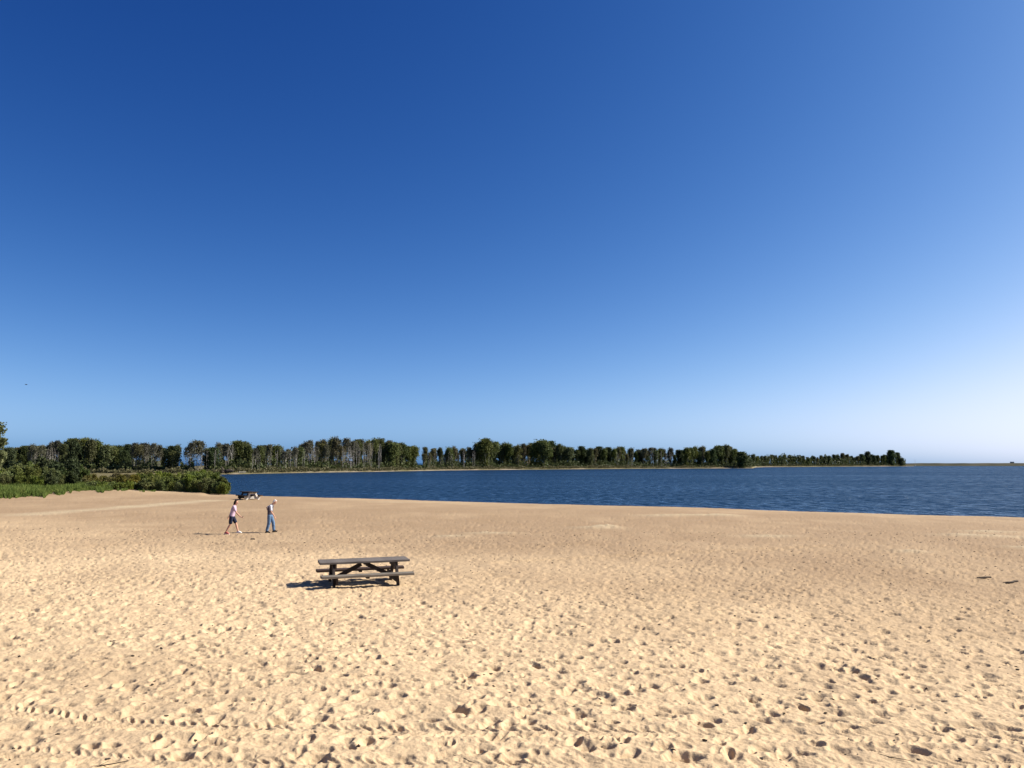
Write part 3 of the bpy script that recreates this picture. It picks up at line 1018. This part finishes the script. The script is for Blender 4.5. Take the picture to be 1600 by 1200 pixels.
# ------------------------------------------------------------------ picnic tables
def picnic_table(loc, rz, label, sink, mats, seed, tilt=(0, 0), hv=1.0):
    rr = random.Random(seed)
    T = empty('picnic_table', loc, rz)
    T.rotation_euler = (tilt[0], tilt[1], rz)
    tag(T, label, 'picnic table', 'wooden picnic tables on the sand')
    L = 2.44; z_top = .76 - sink; z_seat = .45 - sink; zb = -.12
    mtop, mbench, mleg, mend = mats
    for i in range(5):                                  # top boards
        y = -.31 + i * .155
        e0, e1 = rr.uniform(-.012, .012), rr.uniform(-.012, .012)
        mb = MB(); mb.beam((-L / 2 + e0, 0, 0), (L / 2 + e1, 0, 0), .143, .045 * hv, bev=.007)
        mb.build('top_plank', mtop, T, loc=(0, y, z_top - .0225 * hv + rr.uniform(-.003, .003)), rot=(rr.uniform(-.012, .012), 0, rr.uniform(-.002, .002)))
    for sgn in (-1, 1):                                 # two boards to a bench
        for j in range(2):
            mb = MB(); mb.beam((-L / 2 + rr.uniform(-.01, .01), 0, 0), (L / 2 + .03 + rr.uniform(-.01, .01), 0, 0), .135, .052 * hv, bev=.010)
            mb.build('bench_plank', mbench if sgn < 0 else M['wood_brown'], T, loc=(0, sgn * (.60 + j * .142), z_seat - .026 * hv), rot=(rr.uniform(-.01, .01), 0, 0))  # the rear bench gets a darker brown wood than the front one
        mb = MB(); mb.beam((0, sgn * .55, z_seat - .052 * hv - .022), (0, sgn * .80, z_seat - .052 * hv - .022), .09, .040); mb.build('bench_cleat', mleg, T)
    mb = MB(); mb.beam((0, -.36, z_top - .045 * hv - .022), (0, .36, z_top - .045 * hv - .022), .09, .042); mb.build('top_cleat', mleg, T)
    for k, ex in enumerate((-.86, .86)):
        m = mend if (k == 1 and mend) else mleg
        for sgn in (-1, 1):                             # splayed legs, each one plank
            mb = MB()
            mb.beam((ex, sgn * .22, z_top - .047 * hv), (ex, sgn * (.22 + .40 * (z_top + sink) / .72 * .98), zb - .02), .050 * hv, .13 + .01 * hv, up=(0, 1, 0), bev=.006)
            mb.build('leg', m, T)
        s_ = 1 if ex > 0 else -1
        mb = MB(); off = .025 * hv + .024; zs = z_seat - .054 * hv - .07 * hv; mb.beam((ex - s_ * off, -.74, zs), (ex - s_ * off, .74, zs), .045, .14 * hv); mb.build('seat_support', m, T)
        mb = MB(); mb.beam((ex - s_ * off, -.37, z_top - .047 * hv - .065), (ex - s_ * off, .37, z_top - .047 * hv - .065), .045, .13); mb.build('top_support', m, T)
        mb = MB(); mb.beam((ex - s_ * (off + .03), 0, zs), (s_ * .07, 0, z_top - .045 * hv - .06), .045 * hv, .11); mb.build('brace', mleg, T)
        for sgn in (-1, 1):                             # bolt heads at the crossings
            mb = MB(); q = .22 + .40 * .55
            mb.tube([(ex + s_ * .024 * hv, sgn * q, zs), (ex + s_ * (.024 * hv + .012), sgn * q, zs)], [.016, .013], 8)
            mb.build('bolt', M['bark'], T)
    return T


tp = (-4.12, 21.75)
tz = float(ground_z(*tp)) + .01
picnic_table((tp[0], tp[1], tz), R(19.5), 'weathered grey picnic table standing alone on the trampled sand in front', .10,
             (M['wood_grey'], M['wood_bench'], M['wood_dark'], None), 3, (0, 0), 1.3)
t2 = on_ground(389, 780.5)
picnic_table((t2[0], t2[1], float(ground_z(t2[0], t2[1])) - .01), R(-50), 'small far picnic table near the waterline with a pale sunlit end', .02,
             (M['wood_dark'], M['wood_dark'], M['wood_dark'], M['wood_sunlit']), 4, (0, 0), 1.7).scale = (1.12, 1.12, 1.12)  # the end frame's colour carries the sunlight on it


# ------------------------------------------------------------------ people
def skin_mesh(name, chains, voxel=.009, smooth_it=4, ratio=.45):
    """one continuous surface from tapered elliptical tubes: chain = [(x,y,z, r_front, r_side), ...]"""
    mb = MB(); n = 12
    for ch in chains:
        P = [Vector(c[:3]) for c in ch]
        rf = [c[3] for c in ch]; rs = [c[4] if len(c) > 4 else c[3] for c in ch]
        vs_ = []; fs = []
        # rounded ends
        t0 = (P[1] - P[0]).normalized(); t1 = (P[-1] - P[-2]).normalized()
        PP = [P[0] - t0 * rf[0] * .7, P[0] - t0 * rf[0] * .45] + P + [P[-1] + t1 * rf[-1] * .45, P[-1] + t1 * rf[-1] * .7]
        F = [rf[0] * .35, rf[0] * .8] + rf + [rf[-1] * .8, rf[-1] * .35]
        S = [rs[0] * .35, rs[0] * .8] + rs + [rs[-1] * .8, rs[-1] * .35]
        for i, p in enumerate(PP):
            t = (PP[min(i + 1, len(PP) - 1)] - PP[max(i - 1, 0)]).normalized()
            side = Vector((0, 1, 0)); side = (side - t * side.dot(t))
            if side.length < .2: side = Vector((0, 0, 1)) - t * t.z
            side.normalize(); fr = side.cross(t).normalized()
            for k in range(n):
                q = 2 * math.pi * k / n
                vs_.append(p + fr * math.cos(q) * F[i] + side * math.sin(q) * S[i])
        m = len(PP)
        for i in range(m - 1):
            for k in range(n):
                j = (k + 1) % n
                fs.append((i * n + k, i * n + j, (i + 1) * n + j, (i + 1) * n + k))
        fs.append(tuple(range(n - 1, -1, -1))); fs.append(tuple(range((m - 1) * n, m * n)))
        mb.add(vs_, fs)
    me = mb.mesh(name + '_cage')
    o = bpy.data.objects.new(name + '_cage', me); COL.objects.link(o)
    r = o.modifiers.new('r', 'REMESH'); r.mode = 'VOXEL'; r.voxel_size = voxel
    s = o.modifiers.new('s', 'SMOOTH'); s.iterations = smooth_it; s.factor = .5
    d = o.modifiers.new('d', 'DECIMATE'); d.ratio = ratio
    dg = bpy.context.evaluated_depsgraph_get()
    res = bpy.data.meshes.new_from_object(o.evaluated_get(dg))
    bpy.data.objects.remove(o); bpy.data.meshes.remove(me)
    res.name = name
    res.polygons.foreach_set('use_smooth', [True] * len(res.polygons))
    return res


def lerp3(a, b, k): return tuple(a[i] + (b[i] - a[i]) * k for i in range(3))


def hand_chains(wrist, d, up, curl=.5, side=1):
    """palm, four bent fingers of different length and a thumb; d = direction of the hand, up = back of the hand"""
    w = Vector(wrist); d = Vector(d).normalized(); up = Vector(up); up = (up - d * up.dot(d)).normalized(); s = d.cross(up) * side
    ch = [[(*w, .026, .028), (*(w + d * .05), .018, .038), (*(w + d * .09), .014, .040)]]
    for i, ln in enumerate((.070, .078, .072, .056)):
        b = w + d * .085 + s * (.030 - .020 * i)
        c = curl
        d1 = (d * math.cos(c * .6) - up * math.sin(c * .6)); d2 = (d * math.cos(c * 1.5) - up * math.sin(c * 1.5)); d3 = (d * math.cos(c * 2.2) - up * math.sin(c * 2.2))
        p1 = b + d1 * ln * .45; p2 = p1 + d2 * ln * .32; p3 = p2 + d3 * ln * .25
        ch.append([(*b, .0098), (*p1, .0092), (*p2, .0085), (*p3, .0075)])
    b = w + d * .025 + s * .030
    p1 = b + (d * .7 + s * .7).normalized() * .038; p2 = p1 + (d * .95 + s * .15 - up * .3).normalized() * .030
    ch.append([(*b, .013), (*p1, .011), (*p2, .009)])
    return ch


def foot_chain(ankle, toe):
    a, t = Vector(ankle), Vector(toe); d = (t - a); d.z *= .3; h = a + Vector((-.045, 0, -.045 + (toe[2] - ankle[2] + .075) * .1))
    return [[(*a, .040, .036), (*lerp3(a, t, .45), .036, .040), (*t, .020, .040)], [(*h, .034, .034), (*lerp3(h, t, .5), .030, .040), (*t, .018, .038)]]


SKIN = mat_cloth('skin', (.52, .29, .20), .92, 20)
HAIRD = mat_cloth('dark_hair', (.020, .014, .011), .6, 40)
HAIRW = mat_cloth('white_hair', (.75, .72, .68), .85, 40)
WHITE = mat_cloth('white_cotton', (.66, .65, .68), .9)
PINK = mat_cloth('pale_pink_cotton', (.50, .37, .46), .85)
NAVY = mat_cloth('navy_cotton', (.018, .022, .045), .7)
DENIM = mat_cloth('blue_denim', (.12, .20, .32), .55, 7)
TORSO_GREY = mat_cloth('grey_cloth', (.085, .08, .10), .8)
BLACK = mat_cloth('black_leather', (.02, .018, .018), .7)
RED = mat_cloth('red_shoe_fabric', (.42, .10, .09), .8)
SOLE = mat_cloth('white_sole', (.70, .68, .65), .9)
EYE = mat_cloth('dark_eye', (.02, .015, .012), .9)


def limb(a, b, c, r):
    """two-bone limb with muscle taper; r = (top, upper belly, joint, lower belly, end)"""
    return [(*a, r[0]), (*lerp3(a, b, .4), r[1]), (*b, r[2]), (*lerp3(b, c, .35), r[3]), (*c, r[4])]


def sleeve(a, b, c, r, upto):
    """cloth round the limb until 'upto' (0..1 first bone, 1..2 second)"""
    out = [(*a, r[0])]
    for k in (.3, .6, 1.0, 1.3, 1.6, 1.9):
        if k < upto - .05: out.append((*(lerp3(a, b, k) if k <= 1 else lerp3(b, c, k - 1)), float(np.interp(k, [0, 1, 2], r))))
    out.append((*(lerp3(a, b, upto) if upto <= 1 else lerp3(b, c, upto - 1)), float(np.interp(upto, [0, 1, 2], r))))
    return out


def person(loc, rz, label, J, look):
    root = empty('person', loc, rz)
    tag(root, label, 'person', 'people walking on the beach')
    hip, waist, chest, neck, head = J['hip'], J['waist'], J['chest'], J['neck'], J['head']
    hd = Vector(J['face']).normalized(); hu = (Vector((0, 0, 1)) - hd * hd.z).normalized(); hs = hu.cross(hd)
    hv = Vector(head)
    ch = []
    ch.append([(*hip, .105, .150), (*waist, .098, .135), (*lerp3(waist, chest, .6), .112, .150), (*chest, .105, .165), (*lerp3(chest, neck, .55), .080, .125), (*neck, .052, .060), (*lerp3(neck, head, .5), .050, .052)])
    crown = hv + hu * .085; chin = hv - hu * .095 + hd * .045
    ch.append([(*(hv - hu * .05), .070, .060), (*hv, .092, .072), (*crown, .070, .060)])
    ch.append([(*hv, .070, .058), (*chin, .034, .032)])
    ch.append([(*(hv - hu * .005 + hd * .080), .012, .010), (*(hv - hu * .032 + hd * .108), .013, .014)])       # nose
    for sg in (-1, 1):
        e = hv + hs * sg * .073 - hu * .010 - hd * .010
        ch.append([(*(e + hu * .022), .014, .010), (*(e - hu * .022), .011, .009)])                               # ears
    legs = []; arms = []
    for nm in ('near', 'far'):
        a, b, c = J['arm_' + nm]
        ch.append([(*lerp3(chest, neck, .35), .05), (*a, .052)])
        ch.append(limb(a, b, c, (.050, .047, .038, .038, .025)))
        dvec = Vector(J['hand_' + nm])
        ch += hand_chains(c, dvec, J['hback_' + nm], J.get('curl_' + nm, .6), 1 if nm == 'near' else -1)
        h, k, an, toe = J['leg_' + nm]
        ch.append([(*lerp3(hip, h, .4), .10), (*h, .088), (*lerp3(h, k, .4), .080), (*k, .056), (*lerp3(k, an, .3), .056), (*an, .036)])
        ch += foot_chain(an, toe)
    body = link('body', skin_mesh('body', ch, .0085, 3, .5), root, SKIN)
    for sg in (-1, 1):
        e = hv + hd * .078 + hs * sg * .030 + hu * .012
        mb = MB(); mb.tube([e - hd * .006, e, e + hd * .007], [.009, .011, .005], 8); mb.build('eye', EYE, root, True)
    mo = hv + hd * .076 - hu * .060
    mb = MB(); mb.tube([mo - hs * .022, mo + hd * .006, mo + hs * .022], [.003, .006, .003], 6); mb.build('mouth', RED, root, True)
    # clothes
    sh = [[(*lerp3(hip, waist, J['hem']), .122, .168), (*waist, .122, .158), (*lerp3(waist, chest, .6), .130, .168), (*chest, .122, .182), (*lerp3(chest, neck, .55), .094, .140), (*lerp3(chest, neck, .82), .066, .080)]]
    for nm in ('near', 'far'):
        a, b, c = J['arm_' + nm]
        sh.append([(*lerp3(chest, neck, .35), .062), (*a, .070)])
        sh.append(sleeve(a, b, c, (.068, .064, .05), .72))
    link('shirt', skin_mesh('shirt', sh, .010, 4, .5), root, look['shirt'])
    tr = [[(*lerp3(hip, waist, .5), .116, .155), (*hip, .120, .162), (hip[0], 0, hip[2] - .06, .110, .155)]]
    for nm in ('near', 'far'):
        h, k, an, toe = J['leg_' + nm]
        tr.append([(*lerp3(hip, h, .4), .108)] + sleeve(h, k, an, look['tr_r'], look['tr_len']))
    link(look['tr_name'], skin_mesh('trousers', tr, .010, 4, .5), root, look['trousers'])
    for nm in ('near', 'far'):
        h, k, an, toe = J['leg_' + nm]
        fc = foot_chain(an, toe)
        fc = [[(p[0], p[1], p[2] - .004, *(r + .010 for r in p[3:])) for p in q] for q in fc]
        fc[0][0] = (*lerp3(fc[0][0][:3], fc[0][1][:3], .3), .044, .044)
        so = link('shoe', skin_mesh('shoe', fc, .008, 2, .5), root, look['shoe_' + nm])
        a_ = Vector(an); t_ = Vector(toe)
        hl = a_ + Vector((-.05, 0, -.085 + (toe[2] - .03) * .15))
        mb = MB(); mb.beam(hl + Vector((-.02, 0, 0)), t_ + Vector((.035, 0, -.022)), .088, .022, bev=.01); mb.build('sole', look['sole'], so)
    if 'torso_layer' in look:  # dark grey layer over the torso of the shirt
        vt = [[(q[0] - .004, q[1], q[2], *(r + .010 for r in q[3:])) for q in sh[0][:-1]]]
        link('torso_layer', skin_mesh('torso_layer', vt, .010, 3, .5), root, look['torso_layer'])
    hair = look['hair_chains'](hv, hd, hu, hs)
    link('hair', skin_mesh('hair', hair, .009, 3, .5), root, look['hair'])
    return root, hv, hd, hu, hs


def woman():
    p = on_ground(361.5, 835)
    J = dict(hip=(0, 0, .92), waist=(.03, 0, 1.08), chest=(.085, 0, 1.30), neck=(.125, 0, 1.47), head=(.19, 0, 1.605), face=(1, -.05, -.12), hem=.0,
             arm_near=((.125, -.185, 1.395), (.27, -.215, 1.11), (.50, -.20, .885)), hand_near=(1, .05, -.05), hback_near=(0, -.4, 1), curl_near=1.0,
             arm_far=((.07, .185, 1.395), (-.11, .225, 1.12), (-.22, .21, .87)), hand_far=(-.35, 0, -1), hback_far=(-.5, 1, 0), curl_far=.5,
             leg_near=((-.01, -.085, .86), (-.04, -.09, .50), (-.25, -.095, .125), (-.10, -.10, .035)),
             leg_far=((.02, .085, .86), (.18, .09, .545), (.30, .09, .135), (.455, .09, .085)))

    def hair(hv, hd, hu, hs):
        c = [[(*(hv - hd * .030 + hu * .02), .085, .084), (*(hv + hu * .075 - hd * .012), .082, .070), (*(hv + hu * .10 + hd * .03), .045, .05)],
             [(*(hv - hd * .06 + hu * .03), .060, .074), (*(hv - hd * .085 - hu * .06), .050, .070), (*(hv - hd * .085 - hu * .155), .036, .060)]]
        for sg in (-1, 1):
            c.append([(*(hv + hs * sg * .055 + hu * .04 - hd * .02), .045, .030), (*(hv + hs * sg * .066 - hu * .07 - hd * .035), .034, .022)])
        return c
    root, *_ = person((p[0], p[1], p[2] + .01), R(2), 'woman in a pale pink shirt and navy shorts walking, arm held forward',
                      J, dict(shirt=PINK, trousers=NAVY, tr_name='shorts', tr_r=(.104, .088, .06), tr_len=.82, shoe_near=RED, shoe_far=SOLE, sole=SOLE, hair=HAIRD, hair_chains=hair))
    # small dark thing in her hand
    mb = MB(); q = Vector((.595, -.20, .862)); mb.beam(q + Vector((-.01, -.05, .0)), q + Vector((.01, .06, .01)), .022, .06, bev=.008)
    ph = mb.build('phone', BLACK); ph.location = root.location; ph.rotation_euler = root.rotation_euler
    tag(ph, 'small dark object held in the outstretched hand of the woman', 'handheld')


def man():
    p = on_ground(421, 833)
    J = dict(hip=(0, 0, .95), waist=(.0, 0, 1.10), chest=(.03, 0, 1.33), neck=(.125, 0, 1.485), head=(.225, 0, 1.60), face=(1, -.05, -.55), hem=.15,
             arm_near=((.075, -.20, 1.40), (.13, -.24, 1.10), (.30, -.22, .86)), hand_near=(.6, .05, -.8), hback_near=(.6, -.6, .5), curl_near=.9,
             arm_far=((.03, .20, 1.40), (-.25, .235, 1.29), (-.12, .12, 1.09)), hand_far=(.7, -.6, -.3), hback_far=(-.6, .3, .4), curl_far=.6,
             leg_near=((-.01, -.09, .89), (-.02, -.095, .50), (-.12, -.10, .105), (.035, -.11, .035)),
             leg_far=((.02, .09, .89), (.155, .09, .52), (.20, .09, .125), (.345, .09, .08)))

    def hair(hv, hd, hu, hs):
        return [[(*(hv - hd * .020 + hu * .035), .086, .080), (*(hv + hu * .08 + hd * .0), .078, .066), (*(hv + hu * .088 + hd * .045), .040, .045)],
                [(*(hv - hd * .058 + hu * .02), .046, .066), (*(hv - hd * .066 - hu * .05), .036, .056)]]
    person((p[0], p[1], p[2] + .01), R(2), 'stooped white haired man with dark torso, white sleeves and blue jeans walking ahead',
           J, dict(shirt=WHITE, torso_layer=TORSO_GREY, trousers=DENIM, tr_name='jeans', tr_r=(.108, .088, .074), tr_len=1.93, shoe_near=BLACK, shoe_far=BLACK, sole=BLACK, hair=HAIRW, hair_chains=hair))


woman()
man()


# ------------------------------------------------------------------ driftwood, litter of the sand, the bird
def stick(name, px, py, length, r, ang, label, group=None, cat='driftwood', mat='drift', lift=.6):
    p = on_sand(px, py); rr = random.Random(int(px * 7 + py))
    mb = MB(); n = 5; pts = []; rad = []
    for i in range(n):
        k = i / (n - 1) - .5
        pts.append((k * length, rr.uniform(-.06, .06) * length, rr.uniform(-.2, .4) * r))
        rad.append(r * rr.uniform(.65, 1.1) * (1 - .5 * abs(k) * 2 * .8))
    mb.tube(pts, rad, 6)
    if length > .25 and r < .03:
        mb.tube([pts[2], (pts[2][0] + length * .12, pts[2][1] + length * .16, r * 1.5)], [r * .5, r * .2], 4)
    o = mb.build(name, M[mat], None, False, (p.x, p.y, p.z + r * lift), (0, rr.uniform(-.12, .12), ang))
    tag(o, label, cat, group)
    return o


stick('twig', 155, 1196, .55, .007, .08, 'long thin dark twig at the bottom left corner of the sand')
stick('twig', 1392, 1183, .45, .006, -.9, 'thin slanted twig at the bottom right of the sand')
stick('twig', 725, 1186, .30, .006, -.6, 'short bent twig at the bottom middle of the sand')
stick('driftwood', 1538, 904, .45, .045, .0, 'dark driftwood piece on the sand near the right edge, left of the pair', mat='bark_dark')
stick('driftwood', 1580, 911, .50, .045, .1, 'dark driftwood piece on the sand near the right edge, right of the pair', mat='bark_dark')
stick('driftwood', 395, 843, .20, .04, .2, 'dark lump of wood on the sand below the walking couple')
chips = [(207, 1026), (238, 1071), (252, 1014), (173, 1003), (795, 1050), (767, 1052), (1025, 1120), (687, 1035), (628, 938), (870, 978), (1375, 940), (1503, 950), (1576, 955), (1448, 1076),
         (1478, 1115), (1240, 970), (1152, 1008), (1048, 1012), (1365, 1030), (1590, 1047), (1120, 1103), (1165, 1131), (1052, 1181), (1190, 1186), (1101, 1158), (560, 1167), (596, 1154),
         (168, 1187), (21, 1170), (90, 1148), (300, 1040), (400, 994), (690, 986), (615, 1040), (135, 1073), (520, 975), (30, 1027), (980, 905), (1005, 921), (1242, 891), (1148, 963), (863, 880),
         (870, 1034), (1225, 1116), (1281, 1082), (1290, 1115), (450, 993), (305, 1153), (260, 1120), (930, 1128), (1402, 1148), (1500, 1187)]
for i, (px, py) in enumerate(chips):
    rr = random.Random(i)
    d = at(px, py, .8)[1]
    stick('wood_chip', px, py, rr.uniform(.03, .065) * max(1, d / 16), rr.uniform(.009, .017) * max(1, d / 14), rr.uniform(-.7, .7), 'small dark wood chip lying on the trampled sand', 'dark wood chips on the sand', 'wood chip')


def litter():
    rng = np.random.default_rng(55)
    n = 2600; V = []; F = []
    y = np.sqrt(rng.uniform(6.5 ** 2, 42 ** 2, n)); x = rng.uniform(-.72, .72, n) * y
    for i in range(n):
        z = sand_z(x[i], y[i]); r = rng.uniform(.004, .013) * (1 + y[i] / 40); l = rng.uniform(1.0, 3.0); a = rng.uniform(0, 6.28)
        ca, sa = math.cos(a) * l * r, math.sin(a) * l * r
        b = len(V)
        V += [(x[i] - ca, y[i] - sa, z), (x[i] + sa / l, y[i] - ca / l, z), (x[i] + ca, y[i] + sa, z), (x[i] - sa / l, y[i] + ca / l, z), (x[i], y[i], z + r * 1.1)]
        F += [(b, b + 1, b + 4), (b + 1, b + 2, b + 4), (b + 2, b + 3, b + 4), (b + 3, b, b + 4)]
    tag(link('sand_litter', np_mesh('sand_litter', V, F), None, M['drift']), 'scattered tiny dark bits of wood and pebbles on the sand', 'litter', None, 'stuff')


litter()


def far_log(px, py, length, r, ang, name, label, back=1.5):
    Y = shore_depth(px) + back; X = (px - 800) / FPX * Y
    rr = random.Random(int(px)); mb = MB()
    pts = [(k * length, rr.uniform(-.1, .1) * length * .3, abs(rr.uniform(0, .3)) * r) for k in (-.5, -.2, .1, .35, .5)]
    mb.tube(pts, [r, r * .95, r * .8, r * .6, r * .3], 7)
    for k in range(6):
        a = rr.uniform(0, 6.28); mb.tube([pts[0], (pts[0][0] - r * 1.2, math.cos(a) * r * 2.4, math.sin(a) * r * 2.0 + r)], [r * .5, r * .12], 4)
    tag(mb.build(name, M['drift' if px < 370 else 'bark_pale'], None, True, (X, Y, .35 + r), (0, rr.uniform(-.1, .05), ang)), label, 'driftwood')


far_log(361, 739, 3.2, .75, .2, 'uprooted_stump', 'dark uprooted stump at the left end of the far waterline')
far_log(376, 737, 5.0, .25, .3, 'fallen_log', 'pale fallen log on the far shore right of the dark stump', 4)
far_log(1176, 730, 4.0, .35, .1, 'fallen_log', 'low log lying at the sandy point of the far shore', 1)


def dike_hut():
    k = (1578 - 800) / FPX; Y = 1130.0
    for _ in range(20): Y = 1130 + (k * Y - 515) / 1500 * 90
    T = empty('dike_hut', (k * Y, Y + 1, 4.0))
    tag(T, 'tiny pale hut standing on the dike at the right horizon', 'hut')
    mb = MB(); mb.beam((-2.3, 0, 1.0), (2.3, 0, 1.0), 2.6, 2.0, bev=.05); mb.build('wall', M['bark_pale'], T)
    mb = MB(); mb.beam((-2.6, 0, 2.12), (2.6, 0, 2.12), 3.0, .22, bev=.05); mb.build('roof', M['bark_dark'], T)
    for x in (-1.2, 1.1):
        mb = MB(); mb.beam((x - .5, -1.32, 1.15), (x + .5, -1.32, 1.15), .06, .9, bev=.02); mb.build('window', M['wood_dark'], T)


dike_hut()


def bird():
    p = at_depth(41, 601, 180)
    T = empty('bird', p, R(10))
    tag(T, 'dark bird gliding in the sky at the far left', 'bird')
    DK = M['wood_dark']
    mb = MB(); mb.tube([(-.26, 0, .0), (-.16, 0, .01), (0, 0, 0), (.12, 0, .02), (.20, 0, .04), (.26, 0, .03), (.30, 0, .02)], [.015, .045, .075, .06, .04, .035, .006], 8); mb.build('body', DK, T, True)
    for s in (-1, 1):
        vs_ = []; prof = [(0, .10, -.11, .04), (.18, .12, -.10, .10), (.36, .08, -.09, .10), (.52, .0, -.07, .05)]
        for y, a, b, z in prof:
            vs_ += [(a, s * y, z + .010), (b, s * y, z + .008), (b, s * y, z - .008), (a, s * y, z - .012)]
        fs = [(i * 4 + j, i * 4 + (j + 1) % 4, i * 4 + 4 + (j + 1) % 4, i * 4 + 4 + j) for i in range(3) for j in range(4)] + [(0, 1, 2, 3), (12, 13, 14, 15)]
        mb = MB(); mb.add(vs_, fs); mb.build('wing', DK, T)
    mb = MB(); mb.add([(-.24, -.03, .012), (-.24, .03, .012), (-.40, .08, .0), (-.40, -.08, .0), (-.24, -.03, -.006), (-.24, .03, -.006), (-.40, .08, -.010), (-.40, -.08, -.010)],
                      [(0, 1, 2, 3), (7, 6, 5, 4), (0, 4, 5, 1), (1, 5, 6, 2), (2, 6, 7, 3), (3, 7, 4, 0)]); mb.build('tail', DK, T)


bird()

# prototypes that found no place are removed
for group_ in list(PROTO.values()) + [BUSH, BUSHO, TALLB, DARKB, WEED]:
    for pr in group_:
        if id(pr) not in USED:
            for ch in list(pr.children): bpy.data.objects.remove(ch)
            bpy.data.objects.remove(pr)
for o in bpy.data.objects:
    if 'h' in o: del o['h']
